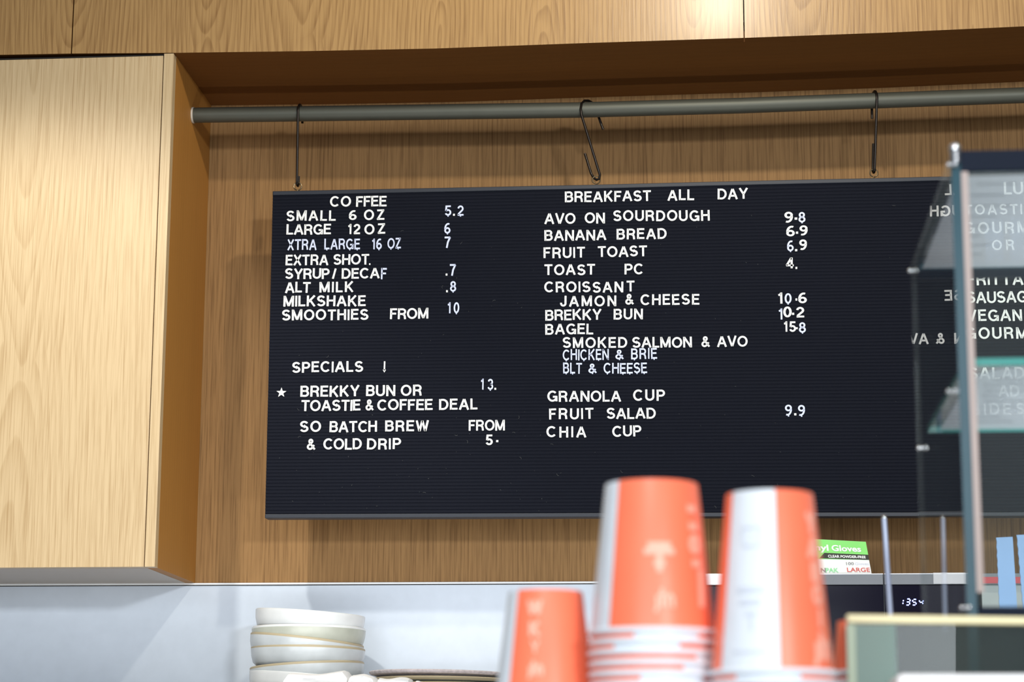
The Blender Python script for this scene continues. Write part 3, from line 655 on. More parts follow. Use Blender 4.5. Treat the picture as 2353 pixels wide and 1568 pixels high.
# ------------------------------------------------------------------ wire hooks
WR = 0.0024
def hook(px_top, ring_, plane_dir, back_len, lead, label, kink=0.0):
    """S-hook: over the pipe, down to the screw eye and up again; plane_dir = horizontal direction of the arc"""
    pc_ = pipe_at(px_top); R0 = PR+WR+0.0003
    d = Vector(plane_dir).normalized(); z = Vector((0, 0, 1)); c, r, _ = ring_
    pts = []
    # short free end behind the pipe
    pts.append(pc_+d*R0-z*(R0*0.2+back_len)); pts.append(pc_+d*R0-z*0.004)
    for i in range(13):
        a = pi*i/12; pts.append(pc_+d*R0*math.cos(a)+z*R0*math.sin(a))
    fr = pts[-1]
    low_ = c+z*(r*0.15)                                     # hook bottom, inside the eye
    rb = 0.0062
    tl_ = Vector((low_.x, low_.y, low_.z)) + (-d)*0.0 + z*rb - d*rb
    pts.append(fr.lerp(tl_, 0.03)); pts.append(fr.lerp(tl_, 0.5)); pts.append(tl_)
    for i in range(1, 9):
        a = pi+pi*i/8; q = low_+z*rb; pts.append(q + d*rb*math.cos(a)+z*rb*math.sin(a))
    e = pts[-1]; back = (fr-tl_).normalized()
    pts.append(e+(back*0.8+Vector((0, 0, .2)))*lead*0.5+d*kink*.5); pts.append(e+(back*0.8+Vector((0, 0, .2)))*lead+d*kink)
    mb = MB(); mb.tube(pts, WR, 10)
    o = mb.build('wire_hook', M['wire'], None, origin=pc_, smooth=True)
    return tag(o, label, 'hook', 'wire hooks holding up the menu board')
hook(690, E1, (0.06, 1, 0), 0.010, 0.014, 'straight dark wire hook above the COFFEE heading, leftmost of three')
hook(2009, E3, (-0.22, 1, 0), 0.026, 0.050, 'dark wire hook at the right, nearest the glass display case')
# the middle hook hangs turned sideways, its S shape in full view
def P2(px, py, Y): return P(px, py, Y)
yf, yb_ = YP-PR-WR-.0004, YP+PR+WR+.0004
pts = [P2(1386, 298, yb_), P2(1376, 270, yb_), P2(1371, 250, yb_), P2(1364, 238, YP+PR*.75), P2(1352, 231.5, YP+PR*.1), P2(1343, 231.5, YP-PR*.35), P2(1336.5, 238, YP-PR*.8), P2(1334.5, 250, yf), P2(1336, 264, yf-.0006),
       P2(1357, 332, YP-.012), P2(1374, 388, YP-.005), P2(1378.5, 402, YP-.003), P2(1377, 411, YP-.001), P2(1371, 413.5, YP), P2(1364, 409, YP+.002), P2(1358, 398, YP+.003), P2(1344, 353, YP+.005)]
mb = MB(); mb.tube(pts, WR, 10); tag(mb.build('wire_hook', M['wire'], None, origin=pipe_at(1340), smooth=True), 'dark wire hook turned sideways in an open S above the BREAKFAST heading', 'hook', 'wire hooks holding up the menu board')

# ------------------------------------------------------------------ back worktop, bowls, plates
ZK = P(680, 1604, 3.95).z
mb = MB(); mb.box((XL-1.4, 3.45, ZK-0.04), (XR-.1, YB-0.005, ZK)); wt = mb.build('worktop', M['stone'], None, origin=(0, 3.8, ZK-0.04))
tag(wt, 'grey back worktop under the bowls, along the white splashback', 'worktop')
mb = MB(); mb.box((XL-1.38, 3.50, 0.0), (XR-.12, YB-0.01, ZK-0.04)); cb = mb.build('base_cabinet', M['paint'], None, origin=(0, 3.8, 0))
tag(cb, 'plain base cabinet standing under the grey back worktop', 'cabinet')

YBW = 3.955
BR = 129*mpp(YBW)
def bowl_meshes(mats, H=0.042):
    R = BR; prof = [(R*0.60, 0.0), (R*0.72, 0.0), (R*0.86, H*0.10), (R*0.955, H*0.32), (R*0.99, H*0.62), (R*1.0, H*0.90)]
    rim = [(R*1.0, H*0.90), (R*1.0, H*0.965), (R*0.985, H), (R*0.962, H*0.965), (R*0.955, H*0.90)]
    inner = [(R*0.955, H*0.90), (R*0.93, H*0.45), (R*0.86, H*0.22), (R*0.60, H*0.12), (0.0005, H*0.12)]
    foot = [(0.0005, 0.004), (R*0.55, 0.004), (R*0.60, 0.0)]
    a = MB(); a.lathe(foot+prof[0:], 72); a.lathe(inner, 72)
    b = MB(); b.lathe(rim, 72)
    return a, b
def bowl(px, py_rim, tilt, fwd, mats, label, H=0.042, s=1.0):
    c = P(px, py_rim, YBW-BR)        # near rim point
    root = thing('bowl', (c.x, YBW, c.z-H), label, 'bowl', 'stacked shallow bowls')
    a, b = bowl_meshes(mats, H)
    a.build('body', M[mats[0]], root, origin=(0, 0, 0), smooth=True); b.build('rim', M[mats[1]], root, origin=(0, 0, 0), smooth=True)
    root.rotation_euler = (math.radians(fwd), math.radians(tilt), 0); root.scale = (s, s, 1)
    return root
def bowl_at(px, py, tilt, fwd, mats, label, s=1.0, dY=0):
    b = bowl(px, py, tilt, fwd, mats, label, s=s); b.location.y += dY; return b
bowl_at(686, 1398, 4.0, 1.0, ('ceramic', 'ceramic'), 'white bowl tilted down to the right, topmost of the stack', s=0.965)
bowl_at(685, 1434, 0.4, 0.0, ('ceramic_green', 'ceramic'), 'greenish grey bowl, second from the top of the stack', s=1.0)
bowl_at(676, 1460, 6.2, 0.0, ('ceramic_grey', 'rim_tan'), 'grey bowl with steeply tilted tan rim, third from the top', s=1.0)
bowl_at(683, 1481, 0.8, 0.0, ('ceramic_grey', 'rim_tan'), 'pale grey bowl with level tan rim, fourth from the top', s=1.0)
bowl_at(684, 1521, -3.4, 0.0, ('ceramic_grey', 'rim_tan'), 'grey bowl tilted down to the left, fifth from the top', s=1.0)
bowl_at(676, 1545, 4.5, 0.0, ('ceramic', 'ceramic'), 'white bowl lowest in the visible stack, partly behind white paper', s=1.0)

YPL = 3.93
PRd = 165*mpp(YPL)
def plate(pxc, py, mats, label, tilt=0):
    c = P(pxc, py, YPL-PRd); R = PRd; H = 0.016
    root = thing('plate', (c.x, YPL, c.z-H), label, 'plate', 'stacked plates')
    a = MB(); a.lathe([(0.0005, 0.003), (R*.5, 0.003), (R*.56, 0), (R*.62, 0.0), (R*.80, H*.25), (R*.975, H*.62)], 72); a.lathe([(R*.96, H), (R*.78, H*.55), (R*.6, H*.3), (.0005, H*.3)], 72)
    a.build('body', M[mats[0]], root, origin=(0, 0, 0), smooth=True)
    b = MB(); b.lathe([(R*.975, H*.62), (R*.995, H*.75), (R, H*.9), (R*.985, H), (R*.96, H)], 72); b.build('rim', M[mats[1]], root, origin=(0, 0, 0), smooth=True)
    root.rotation_euler = (0, math.radians(tilt), 0)
    return root
plate(995, 1538, ('plate_pink', 'plate_pink'), 'pinkish speckled plate on top of the plate stack beside the bowls', 0.9)
plate(1003, 1553, ('ceramic_green', 'rim_tan'), 'greenish plate with tan rim, second in the plate stack', 0.6)
plate(1000, 1566, ('ceramic_grey', 'rim_tan'), 'grey plate third from the top of the plate stack', 0.2)

def soft_pack(x0, x1, ytop0, ytop1, Y, depth, name, label, cat, seed, group=None):
    rnd = random.Random(seed); mb = MB(); a = P(x0, ytop0, Y); b = P(x1, ytop1, Y); nx, nz, ny = 14, 6, 4
    zb = ZK+0.0005
    import itertools
    def pt(i, j, k):
        u, v, w = i/nx, j/nz, k/ny
        x = a.x+(b.x-a.x)*u; zt = a.z+(b.z-a.z)*u + 0.002*math.sin(u*7+seed)
        # rounded shoulders
        du = min(u, 1-u)*abs(b.x-a.x); sh = 0.010
        zt -= sh*(1-min(1, du/0.006))**2 + 0.004*(1-min(1, min(w, 1-w)*4))
        z = zb+(zt-zb)*v
        bul = 0.002*math.sin(v*9+seed+u*5)
        return Vector((x, Y+depth*w + (bul if 0 < v < 1 else 0), z))
    idx = {}
    for i in range(nx+1):
        for j in range(nz+1):
            for k in range(ny+1):
                if i in (0, nx) or j in (0, nz) or k in (0, ny): idx[i, j, k] = len(mb.v); mb.v.append(pt(i, j, k))
    def fq(*q): mb.f.append(tuple(idx[c] for c in q)); mb.mi.append(0)
    for i in range(nx):
        for j in range(nz): fq((i,j,0),(i+1,j,0),(i+1,j+1,0),(i,j+1,0)); fq((i,j,ny),(i,j+1,ny),(i+1,j+1,ny),(i+1,j,ny))
        for k in range(ny): fq((i,0,k),(i,0,k+1),(i+1,0,k+1),(i+1,0,k)); fq((i,nz,k),(i+1,nz,k),(i+1,nz,k+1),(i,nz,k+1))
    for j in range(nz):
        for k in range(ny): fq((0,j,k),(0,j+1,k),(0,j+1,k+1),(0,j,k+1)); fq((nx,j,k),(nx,j,k+1),(nx,j+1,k+1),(nx,j+1,k))
    o = mb.build(name, M['tissue'], None, origin=(a.x, Y, zb), smooth=True)
    return tag(o, label, cat, group)
soft_pack(651, 797, 1549, 1542, 3.72, 0.09, 'paper_napkin_pack', 'tall bright white folded paper pack in front of the bowls', 'paper', 1)
soft_pack(799, 862, 1547, 1554, 3.71, 0.08, 'paper_napkin_pack', 'white folded paper pack between the bowls and the plates', 'paper', 4)
soft_pack(863, 944, 1556, 1559, 3.71, 0.07, 'paper_napkin_pack', 'lower white folded paper pack in front of the plates', 'paper', 9)
soft_pack(946, 984, 1566, 1568, 3.71, 0.06, 'paper_napkin_pack', 'lowest white folded paper pack, farthest right before the plates', 'paper', 12)

# ------------------------------------------------------------------ oven row and glove box
YM = 3.86
def ov_box(mb, x0, y0, x1, y1, Y, d, mi=0):
    a = P(x0, y0, Y); b = P(x1, y1, Y); mb.box((min(a.x, b.x), Y, min(a.z, b.z)), (max(a.x, b.x), Y+d, max(a.z, b.z)), mi)
xa = P(1560, 1330, YM).x; xb = P(2243, 1330, YM).x; zt = P(1900, 1319.5, YM).z
mwv = thing('microwave_oven', ((xa+xb)/2, YM, ZK), 'black built-in oven with grey top strip and blue clock under the glove box', 'oven')
mb = MB(); mb.box((xa, YM+0.012, ZK+0.001), (xb, YB-0.008, zt)); mb.build('body', M['mw_grey'], mwv, bevel=0.001)
zs = P(1900, 1345, YM).z
xs_ = P(2030.5, 1330, YM).x
for x0, x1, nm in ((xa, xs_-0.001, 'door'), (xs_+0.001, xb, 'control_panel')):
    mb = MB(); mb.box((x0, YM, ZK+0.008), (x1, YM+0.012, zs-0.0006)); pnl = mb.build(nm, M['mw_black'], mwv, bevel=0.0008)
    mb = MB(); mb.box((x0, YM-0.002, zs), (x1, YM+0.012, zt)); st_ = mb.build('top_strip', M['mw_grey'], pnl, bevel=0.0008)
    mb = MB(); mb.box((x0, YM-0.0028, zt-0.0012), (x1, YM-0.002, zt)); mb.build('bright_edge', M['mw_edge'], pnl)
mb = MB(); mb.box((P(1600, 1330, YM).x, YM-0.006, zs+.0005), (P(1674, 1330, YM).x, YM-0.0021, zt+.001)); mb.build('lit_strip_end', M['mw_lit_end'], mwv, bevel=0.001)['label'] = 'brightly lit end of the strip between the cup stacks, painted white'  # white box paints the brightly lit end of the grey strip
# lit clock digits, seven segments
SEG = {'1': 'bc', '3': 'abgcd', '5': 'afgcd', '4': 'fgbc'}
mb = MB()
def seg7(ch, x0, x1, yt, yb2):
    ym_ = (yt+yb2)/2; hh = yb2-yt
    L = {'a': ((x0+2, yt), (x1-1, yt)), 'b': ((x1, yt+1.5), (x1-.6, ym_-1.5)), 'c': ((x1-.8, ym_+1.5), (x1-1.4, yb2-1.5)), 'd': ((x0, yb2), (x1-3, yb2)), 'e': ((x0-1, ym_+1.5), (x0-1.6, yb2-1.5)), 'f': ((x0, yt+1.5), (x0-.6, ym_-1.5)), 'g': ((x0+1, ym_), (x1-2, ym_))}
    for s_ in SEG[ch]:
        (ax, ay), (bx, by) = L[s_]; a = P(ax, ay, YM-0.0006); b = P(bx, by, YM-0.0006)
        d_ = (b-a).normalized(); nrm = Vector((-d_.z, 0, d_.x))*0.00085
        mb.prism([a-nrm, b-nrm, b+nrm, a+nrm], (0, 0.0004, 0))
seg7('1', 2066, 2076, 1378, 1390); seg7('3', 2083, 2091.5, 1377, 1391); seg7('5', 2097.5, 2106, 1378, 1391); seg7('4', 2113, 2121.5, 1379, 1390)
mb.build('clock_digits', M['digits'], mwv)['label'] = 'glowing blue clock reading 1354'
# second appliance right of it
xc = P(2256, 1330, YM).x; xd2 = xc+0.40
ov = thing('grey_appliance', ((xc+xd2)/2, YM, ZK), 'pale grey appliance with red labels on its top strip, behind the glass', 'appliance')
mb = MB(); mb.box((xc, YM+0.01, ZK+0.001), (xd2, YB-0.008, zt)); mb.build('body', M['grey_panel'], ov, bevel=0.001)
mb = MB(); mb.box((xc, YM, zs), (xd2, YM+0.01, zt)); mb.build('top_strip', M['mw_grey'], ov, bevel=0.0006)
for a_, b_ in ((2257, 2294), (2331, 2352)):
    mb = MB(); ov_box(mb, a_, 1326.5, b_, 1341, YM-0.0012, 0.0010); mb.build('red_label', M['red'], ov)
# vinyl glove carton: four front corners from the photo, leaning back a little
TLc, TRc, BRc, BLc = P(1838, 1237.5, YM+.03), P(1989.5, 1245.5, YM+.03), P(2003, 1318.6, YM+.006), P(1843, 1317.5, YM+.006)
BLc.z = BRc.z = zt+0.0004
gb = thing('glove_box', ((BLc.x+BRc.x)/2, YM+.05, zt), 'green and white carton of vinyl gloves leaning on top of the oven', 'carton')
def face(u, v, off=0.0):
    p = BLc.lerp(BRc, u).lerp(TLc.lerp(TRc, u), v); return p+Vector((0, -off, -off*.3))
mb = MB(); mb.prism([face(0, 0), face(1, 0), face(1, 1), face(0, 1)], (0, 0.06, 0.004)); mb.build('carton', M['box_white'], gb, bevel=0.0006)
mb = MB(); mb.prism([face(0, .435, .0006), face(1, .435, .0006), face(1, 1, .0006), face(0, 1, .0006)], (0, .0004, 0)); mb.build('green_panel', M['box_green'], gb)
mb = MB(); mb.prism([face(.27, .455, .0010), face(1, .435, .0010), face(1, .595, .0010), face(.35, .615, .0010)], (0, .0003, 0)); mb.build('black_band', M['box_black'], gb)
def font_mesh(text, offset=0.0):
    c = bpy.data.curves.new('text', 'FONT'); c.body = text; c.offset = offset; c.resolution_u = 3
    o = bpy.data.objects.new('text', c); COL.objects.link(o)
    dg = bpy.context.evaluated_depsgraph_get(); me = bpy.data.meshes.new_from_object(o.evaluated_get(dg))
    vs_ = [v.co.copy() for v in me.vertices]; fs = [tuple(p.vertices) for p in me.polygons]
    bpy.data.objects.remove(o); bpy.data.curves.remove(c); bpy.data.meshes.remove(me)
    x0 = min(v.x for v in vs_); x1 = max(v.x for v in vs_); y1 = max(v.y for v in vs_)
    return [((v.x-x0)/(x1-x0), v.y) for v in vs_], fs
def print_on(text, u0, u1, v0, vh, mat, parent, name, offset=0.02, fn=face, lift=.0016):
    vs_, fs = font_mesh(text, offset); mb = MB()
    for u, y in vs_: mb.v.append(fn(u0+(u1-u0)*u, v0+vh*y/0.70, lift))
    mb.f += fs; mb.mi += [0]*len(fs); return mb.build(name, M[mat], parent)
print_on('Vinyl', 0.05, 0.42, .685, .17, 'box_white', gb, 'title_print', .03)
print_on('Gloves', 0.465, 0.905, .685, .17, 'box_white', gb, 'title_print', .03)
print_on('CLEAR POWDER-FREE', .40, .955, .485, .075, 'box_white', gb, 'subtitle_print', .03)
print_on('100', .655, .765, .275, .085, 'ink_grey', gb, 'count_print', .005)
print_on('Gloves', .785, .985, .275, .085, 'ink_pale', gb, 'count_word_print', .0)
print_on('LARGE', .655, .985, .07, .125, 'ink_red', gb, 'size_print', .012)
print_on('N', .275, .345, .06, .12, 'ink_grey', gb, 'brand_print', .02)
print_on('PAK', .345, .53, .06, .12, 'ink_green', gb, 'brand_print', .02)

# ------------------------------------------------------------------ cups on the machine top
ZS = 1.205
mb = MB(); mb.box((-0.62, 1.28, ZS-0.03), (0.02, 1.85, ZS)); sh_ = mb.build('cup_shelf', M['steel'], None, origin=(-0.3, 1.5, ZS-0.03), bevel=0.004)
tag(sh_, 'steel machine top that carries the orange paper cup stacks', 'shelf')
mb = MB(); mb.box((-0.60, 1.30, 0.92), (0.0, 1.83, ZS-0.03)); cm = mb.build('coffee_machine', M['steel'], None, origin=(-0.3, 1.5, 0.92), bevel=0.01)
tag(cm, 'steel machine body under the cup shelf', 'machine')
def cup_proto(Rb, Rr, Hc, stripe, name='paper_cup', marks=None):
    """upside-down cup: rim at z=0, base at z=Hc; stripe = list of (a0, a1) degrees right of the camera side painted white"""
    root = bpy.data.objects.new(name, None); COL.objects.link(root)
    seg = 120
    def fm(k, j):
        an = math.degrees(2*pi*(j+.5)/seg)+90       # angle measured from -y towards +x
        an = (an+180) % 360-180
        return 1 if any(a <= an <= b for a, b in stripe) else 0
    mb = MB()
    mb.lathe([(Rr, 0.004), (Rb, Hc-0.0008), (Rb-0.0004, Hc), (Rb-0.0014, Hc), (Rb-0.0016, Hc-0.006)], seg, fmat=lambda k, j: fm(k, j) if k < 2 else 1)
    mb.lathe([(Rb-0.0016, Hc-0.006), (0.0004, Hc-0.006)], seg, fmat=lambda k, j: 1)
    mb.lathe([(Rr-0.0005, 0.004), (Rb-0.0018, Hc-0.0065)], seg, fmat=lambda k, j: 1)
    b = mb.build('body', [M['orange'], M['cup_white']], root, origin=(0, 0, 0), smooth=True)
    mb = MB(); rr = 0.0021
    mb.lathe([(Rr+0.0004+rr*math.cos(a), rr+rr*math.sin(a)) for a in [2*pi*i/12 for i in range(12)]], seg, close=True)
    mb.build('rolled_rim', M['cup_white'], root, origin=(0, 0, 0), smooth=True)
    def on(u, z, lift=.0004):                         # u metres right of azimuth 0
        r = Rr+(Rb-Rr)*(z-.004)/(Hc-.004)+lift; a = u/r
        return Vector((r*math.sin(a), -r*math.cos(a), z))
    for nm, mat, az, z0, hh, strokes, sw in (marks or []):
        mb = MB(); rm = Rr+(Rb-Rr)*z0/Hc; u0 = math.radians(az)*rm
        xs_m = [p[0] for s in strokes for p in (s[1] if isinstance(s, tuple) else s)]; mid = (min(xs_m)+max(xs_m))/2
        def fn(u, v, d): return on(u0+(u-mid)*hh, z0+v*hh, .0005 if d == 0 else .0001)
        strokes_into(mb, resample(strokes), fn, sw=sw); mb.build(nm, M[mat], b, origin=(0, 0, 0))
    return root
TREE = [[(0.5, 0), (0.5, .7)], [(0.0, .66), (1.0, .66)], [(0.12, .86), (0.88, .86)], [(.32, .28), (.68, .28)]]
JTN = [[(0.02, -.25), (0.12, 0), (0.12, .62)], [(0.36, 0), (0.36, 1)], [(0.2, .66), (0.55, .66)], [(0.62, 0), (0.62, .62)], [(0.62, .5), (0.8, .66), (0.95, .5), (0.95, 0)]]
BLK = lambda ch: G[ch][1]
k15 = mpp(1.5)
def stack(px, py_top, Y, top_w, rim_w, hpx, n, pitch, stripe, extra, marks, place, gname, first_lab):
    k = mpp(Y)*1.012; Rb = top_w/2*k; Rr = rim_w/2*k*1.0; Hc = hpx*k*1.0
    c = P(px, py_top, Y-Rb)
    top_z = c.z
    proto = cup_proto(Rb, Rr, Hc, stripe, marks=marks)
    face_dir = math.atan2(-(0-c.x), 1)                # turn towards the camera
    rot0 = math.atan2(-c.x, Y)*-1
    out = []
    second = None
    for i in range(n):
        if i == 0: o = proto
        else:
            if second is None: second = cup_proto(Rb, Rr, Hc, [(-30, 33)]); o = second
            else: o = copy_thing(second)
        o.location = (c.x+random.uniform(-.0003, .0003), Y, top_z-Hc-i*pitch)
        o.rotation_euler = (0, 0, (rot0*-1 if False else -rot0*0)+ (0 if i == 0 else math.radians(extra[(i-1) % len(extra)])))
        if i == 0: lab = first_lab
        else: lab = 'nested orange paper cup, %s from the top of %s' % (ORD[i] if i < len(ORD) else 'one', place)
        tag(o, lab, 'cup', gname); out.append(o)
    return out, top_z-Hc-(n-1)*pitch
top_marks_mid = [('printed_mark', 'mark', 9, 0.040, 0.021, TREE, .20), ('printed_mark', 'mark', 13, 0.0165, 0.013, JTN, .17)]
for q, (zz, chx) in enumerate(((.083, 'I'), (.071, 'I'), (.059, 'O'), (.046, 'I'))):
    top_marks_mid.append(('printed_mark', 'mark', 53, zz-.004, 0.010, BLK(chx) if chx != 'I' else [[(0, .5), (.9, .5)]], .5))
top_marks_mid.append(('printed_mark', 'mark', 56, .018, .028, [[(.1, 0), (.1, .9)]], .22))
S1, z1 = stack(1494.5, 1100, 1.50, 208, 274, 338, 9, 0.0070, [(-104, -43)], [14, -6, 74, 60, 20, -75, 40, 10], top_marks_mid, 'the tall middle stack', 'cups in the tall middle stack', 'orange paper cup with white stripe at left, topmost of the tall middle stack')
mk = [('printed_mark', 'mark_grey', -24, .083, .012, [('c', [(0.0, 0), (.9, 0), (1, 1), (-.1, 1)])], .1), ('printed_mark', 'mark_grey', -23, .0875, .003, [[(.3, .5), (.7, .5)]], .9), ('printed_mark', 'mark_grey', -24, .052, .005, [[(0, .5), (4, .5)]], .8), ('printed_mark', 'mark_grey', -24, .044, .005, [[(0.5, .5), (3.5, .5)]], .8),
      ('printed_mark', 'mark_grey', -22, .028, .012, BLK('T'), .2), ('printed_mark', 'mark_grey', -24, .0135, .002, [[(0, .5), (12, .5)]], .9)]
for zz, ch, hh in ((.092, 'Y', .014), (.076, 'A', .014), (.061, 'B', .012), (.046, 'O', .012), (.031, 'I', .012)):
    mk.append(('printed_mark', 'mark', 56, zz, hh, BLK(ch), .30))
mk.append(('printed_mark', 'mark', 56, .010, .018, JTN, .22))
S2, z2 = stack(1770.5, 1124, 1.47, 193, 266, 402, 4, 0.0070, [(-57, 6)], [-8, 35, 70], mk, 'the right-hand stack', 'cups in the right-hand stack', 'orange paper cup with broad white stripe facing front, topmost of the right-hand stack')
mk3 = [('printed_mark', 'mark', -11, .0945, .0100, BLK('W'), .24), ('printed_mark', 'mark', -10, .0800, .0100, BLK('K'), .26), ('printed_mark', 'mark', -9, .0685, .0085, BLK('Y'), .20), ('printed_mark', 'mark', -8, .0535, .0100, JTN, .2)]
S3, z3 = stack(1246, 1354, 1.53, 166, 250, 360, 1, 0.007, [(-112, -42)], [0], mk3, 'the left front stack', 'loose front cups', 'orange paper cup with a column of pale marks, standing nearest the plates')
S4, z4 = stack(1292, 1468, 1.62, 150, 215, 250, 1, 0.007, [(-140, -80)], [0], None, 'the left rear', 'loose front cups', 'small orange paper cup half hidden behind the front left cup')
S5, z5 = stack(1986, 1424, 1.66, 112, 136, 120, 2, 0.0070, [(100, 160)], [30], None, 'the stack beside the near glass case', 'cups beside the near glass case', 'orange paper cup peeping out left of the near glass case')
for S_, zz in ((S1, z1), (S2, z2), (S3, z3), (S4, z4), (S5, z5)):
    # small riser pads under stacks whose rims do not reach the machine top
    x, y = S_[0].location.x, S_[0].location.y
    if zz-ZS > 0.001:
        mb = MB(); mb.lathe([(.0005, ZS+.0002), (.033, ZS+.0002), (.033, zz-.0002), (.0005, zz-.0002)], 32)
        for v in mb.v: v.x += x; v.y += y
        o = mb.build('cup_riser', M['steel'], None, origin=(x, y, ZS), smooth=True)
        tag(o, 'round steel riser under the '+{id(S1): 'tall middle cup stack', id(S2): 'right-hand cup stack', id(S3): 'front left cup', id(S4): 'small cup behind the front left cup', id(S5): 'cups beside the near glass case'}[id(S_)], 'riser')
    print('stack', S_[0]['label'][:30], 'base', round(zz, 4))

# ------------------------------------------------------------------ display counter, glass cases
YN, YFAR = 1.74, 1.74*1.227
gx = P(2223, 900, YN).x
Zg0 = P(2228, 1412, YN).z; Zg1 = P(2200, 347, YN).z
mb = MB(); mb.box((0.06, 1.50, 1.165), (1.3, 2.75, 1.195)); dc = mb.build('display_counter', M['stone'], None, origin=(0.6, 2.1, 1.165), bevel=.003)
tag(dc, 'counter top under the tall glass display case', 'counter')
mb = MB(); mb.box((0.08, 1.53, 0), (1.28, 2.72, 1.165)); db = mb.build('counter_base', M['paint'], None, origin=(0.6, 2.1, 0))
tag(db, 'white base standing under the display counter top', 'counter')
GX1 = gx+0.62
case = thing('glass_display_case', (gx+.3, (YN+YFAR)/2, 1.195), 'tall clear glass display case with dark rails standing at the right of the picture', 'display case')
zrail = P(2280, 1395, YN).z
mb = MB(); mb.box((gx+.002, YN, 1.1955), (GX1, YFAR, zrail)); mb.build('base_block', M['navy'], case, bevel=.002)
T_ = 0.0058
ztopr = P(2280, 394, YN).z
mb = MB(); mb.box((gx-T_, YN+.001, 1.1955), (gx, YFAR, Zg1), 0, {'-y': 1, 'y': 3, 'z': 3, 'x': 2}); mb.build('side_pane', [M['glass_side'], M['teal'], M['glass_inner'], M['glass_faint']], case)
mb = MB(); mb.box((gx+.0005, YN, zrail+.0005), (GX1, YN+T_, ztopr-.0005), 0, {'-x': 1, 'z': 1}); mb.build('front_pane', [M['glass'], M['teal']], case)
mb = MB(); mb.box((gx-T_-.0008, YN-.0012, 1.1955), (gx+.0012, YN+.0006, Zg1-.002)); mb.build('pane_edge', M['teal'], case)
mb = MB(); mb.box((gx+.0014, YN-.0010, P(2255, 1362, YN).z), (gx+.0068, YN-.0002, ztopr)); mb.build('corner_seal', M['tape'], case)
mb = MB(); mb.box((gx+.0005, YN-.001, ztopr), (GX1, YN+.012, Zg1)); mb.build('top_rail', M['navy'], case, bevel=.001)
mb = MB(); mb.box((gx+.0005, YFAR-.008, Zg1-.0150), (GX1, YFAR, Zg1+.0055)); mb.build('top_rail', M['navy'], case, bevel=.001)
def shelf(name, z, x0, y0, y1, mats):
    mb = MB(); mb.box((x0, y0, z), (GX1, y1, z+.006), 0, {'-y': 1, 'y': 1, '-x': 1}); return mb.build(name, mats, case)
zsh = P(2290, 850, YN+.03).z
shelf('lid', Zg1-.0065, gx+.0006, YN+.0125, YFAR-.0085, [M['glass_lid'], M['teal']])
shelf('shelf', zsh, gx+.0006, YN+.012, YFAR-.05, [M['glass_lid'], M['teal_bright']])
def sheet(z, y0, y1, x0, cut, label, nlines, seed, mat='reflection_film'):  # hazy white sheet and grey lines stand for reflections in the panes
    rn = random.Random(seed); root = thing('reflection_sheet', (x0+.2, (y0+y1)/2, z), label, 'sheet')
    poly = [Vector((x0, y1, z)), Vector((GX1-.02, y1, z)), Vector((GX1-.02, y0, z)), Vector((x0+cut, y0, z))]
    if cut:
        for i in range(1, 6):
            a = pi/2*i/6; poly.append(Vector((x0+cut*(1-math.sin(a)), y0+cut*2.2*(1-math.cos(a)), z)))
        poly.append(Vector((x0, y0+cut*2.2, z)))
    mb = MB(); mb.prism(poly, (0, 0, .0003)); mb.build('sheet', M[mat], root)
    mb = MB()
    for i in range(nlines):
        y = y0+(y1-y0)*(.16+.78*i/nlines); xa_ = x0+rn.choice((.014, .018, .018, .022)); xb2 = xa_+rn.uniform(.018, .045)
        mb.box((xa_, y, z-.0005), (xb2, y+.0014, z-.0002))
    mb.build('reflected_lines', M['ink_grey'], root)
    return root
sheet(Zg1-.0074, YN+.016, YFAR-.018, gx+.004, 0, 'translucent white sheet painted as a reflection under the lid of the glass case', 8, 3)
sheet(zsh-.0010, YN+.016, YFAR-.075, gx+.010, .030, 'translucent white sheet painted as a reflection under the middle glass shelf, corner rounded', 9, 5, 'reflection_film_dense')
def clamp(px, py, Y, two=True):
    c = P(px, py, Y); mb = MB(); s = 5.0*mpp(Y)
    mb.tube([c+Vector((-s*1.5, 0, 0)), c+Vector((s*1.5, 0, 0))], s*.9, 14); mb.ball(c+Vector((-s*1.5, -s*.3, 0)), s*1.15); mb.ball(c+Vector((s*1.6, -s*.3, s*.1)), s*1.35)
    return mb.build('clamp', M['chrome'], case, smooth=True)
clamp(2187, 379, YN-.004); clamp(2098, 622, YFAR-.01); clamp(2187, 900, YN+.02); clamp(2119, 1030, YFAR-.06); clamp(2218, 1398, YN-.004)
c = P(2194, 343, YN-.004); mb = MB(); mb.tube([c+Vector((0, 0, -.012)), c+Vector((0, 0, -.002))], .0045, 14); mb.ball(c, .0052); mb.build('top_knob', M['chrome'], case, smooth=True)

# pale blue plastic strips standing behind the case
for i, (x0, x1, yt0, yt1, xb0, xb1, lab) in enumerate(((2289, 2327, 1236, 1234, 2296, 2337, 'pale blue plastic strip with a finely notched edge, left of the two behind the glass'), (2336, 2378, 1230, 1228, 2350, 2392, 'pale blue plastic strip cut off by the right edge of the picture'))):
    Y = 3.30; a = P(x0, yt0, Y); b = P(x1, yt1, Y); wd = b.x-a.x; c0 = P(xb0, 1395, Y)
    dx = (c0.x-a.x)/(a.z-c0.z); zb = ZK-0.0
    mb = MB(); poly = []
    N = 34
    zbb = 1.2955
    H = a.z-zbb
    for k in range(N+1):
        z = a.z-H*k/N; poly.append(Vector((a.x+dx*(a.z-z)+(.0009 if k % 2 else 0), Y, z)))
    poly += [Vector((a.x+wd+dx*H+.004, Y, zbb)), Vector((b.x, Y, b.z))]
    mb.prism(poly, (0, .004, 0)); o = mb.build('plastic_strip', M['blue_strip'], None, origin=(a.x+dx*H, Y, zbb))
    tag(o, lab, 'strip')
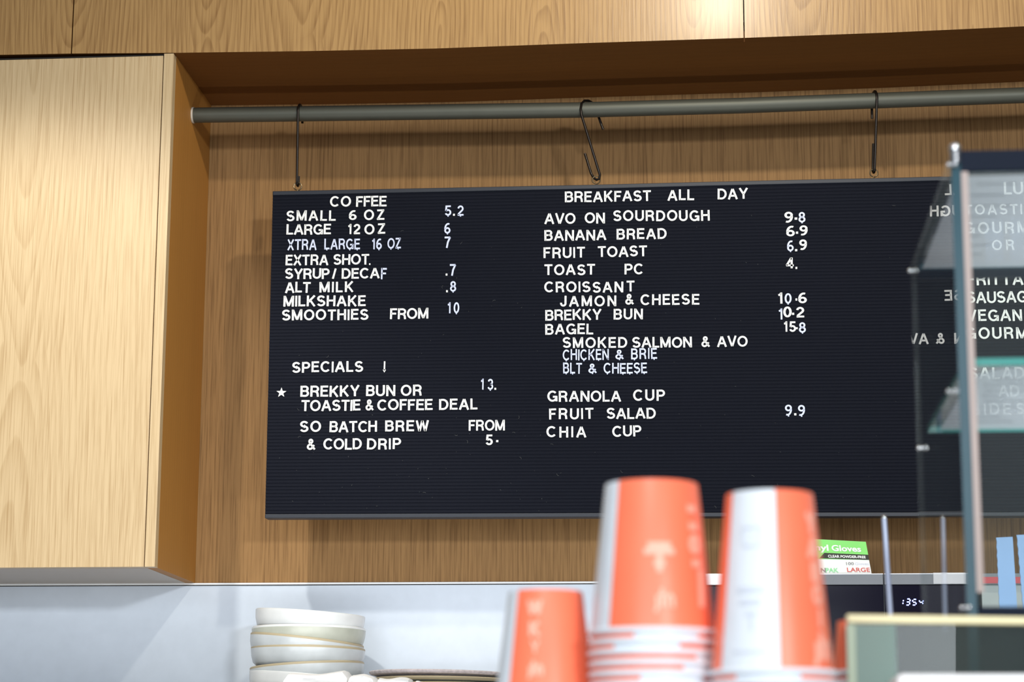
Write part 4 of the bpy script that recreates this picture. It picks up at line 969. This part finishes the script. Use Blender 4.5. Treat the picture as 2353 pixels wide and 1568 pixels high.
mb = MB(); mb.box((0.34, 3.22, ZK-.04-.0), (0.75, 3.40, 1.295)); o = mb.build('strip_tray', M['navy'], None, origin=(.55, 3.3, ZK-.04)); tag(o, 'dark tray holding the pale blue strips', 'tray')

# metal rods
for px0, px1, lab in ((2031, 2046, 'thin grey metal rod, left of the two standing before the oven'), (2166, 2171.5, 'thin grey metal rod seen through the glass side pane, right of the two')):
    Y = 2.45; tp = P(px0, 1182, Y); lo_ = P(px1, 1412, Y); dxz = (lo_.x-tp.x)/(tp.z-lo_.z); zb = 1.1955
    root = thing('metal_rod', (tp.x+dxz*(tp.z-zb), Y, zb), lab, 'rod', 'thin rods behind the counter')
    bs = Vector((tp.x+dxz*(tp.z-zb), Y, zb))
    mb = MB(); mb.tube([bs+Vector((0, 0, .003)), tp-Vector((0, 0, .005))], [.0037, .0030], 16); mb.build('shaft', M['rod'], root, smooth=True)
    mb = MB(); mb.ball(tp-Vector((0, 0, .004)), .0031); mb.build('tip', M['chrome'], root, smooth=True)
    mb = MB(); mb.tube([bs, bs+Vector((0, 0, .004))], .02, 24); mb.build('foot', M['steel'], root, smooth=True)

# near glass case with the cream edge
YC = 1.60
xn = P(1950, 1500, YC).x; zc = P(1960, 1411, YC).z
near = thing('low_glass_case', (xn+.25, YC, 1.09), 'low smoky glass case with cream top edge at the lower right corner', 'display case')
zlow = 1.1955
poly = [P(1944, 1412, YC), P(2420, 1419, YC), P(2420, 1437, YC), P(1948, 1432, YC)]
mb = MB(); mb.prism(poly, (0, .012, 0)); mb.build('cream_edge', M['cream'], near, bevel=.0015)
zx = P(1960, 1433, YC).z
mb = MB(); mb.prism([Vector((xn, YC+.002, zlow)), Vector((xn+.6, YC+.002, zlow)), Vector((xn+.6, YC+.002, P(2420, 1438, YC).z)), Vector((xn, YC+.002, zx))], (0, .006, 0)); mb.build('front_pane', M['smoke'], near)
xe = P(1967, 1500, YC).x; xband = P(2059, 1480, YC).x
mb = MB(); mb.box((xn-.001, YC-.0005, zlow), (xe, YC+.0015, zx-.0005)); mb.build('left_edge', M['edge_green'], near)
mb = MB(); mb.box((xe+.0003, YC+.0002, zlow), (xband, YC+.0016, zx-.0008)); mb.build('frosted_band', M['frost_green'], near)
mb = MB(); mb.box((xn, YC+.009, zlow), (xn+.006, YC+.22, zx)); mb.build('side_pane', M['smoke'], near)
a = P(2060, 1549, YC-.085); b = P(2420, 1556, YC-.085)
mb = MB(); mb.box((a.x, YC-.085, 1.1955), (b.x, YC-.004, a.z)); o = mb.build('white_tray', M['tissue'], None, origin=((a.x+b.x)/2, YC-.04, 1.1955), bevel=.004)
tag(o, 'bright white tray in front of the low glass case, lower right corner', 'tray')
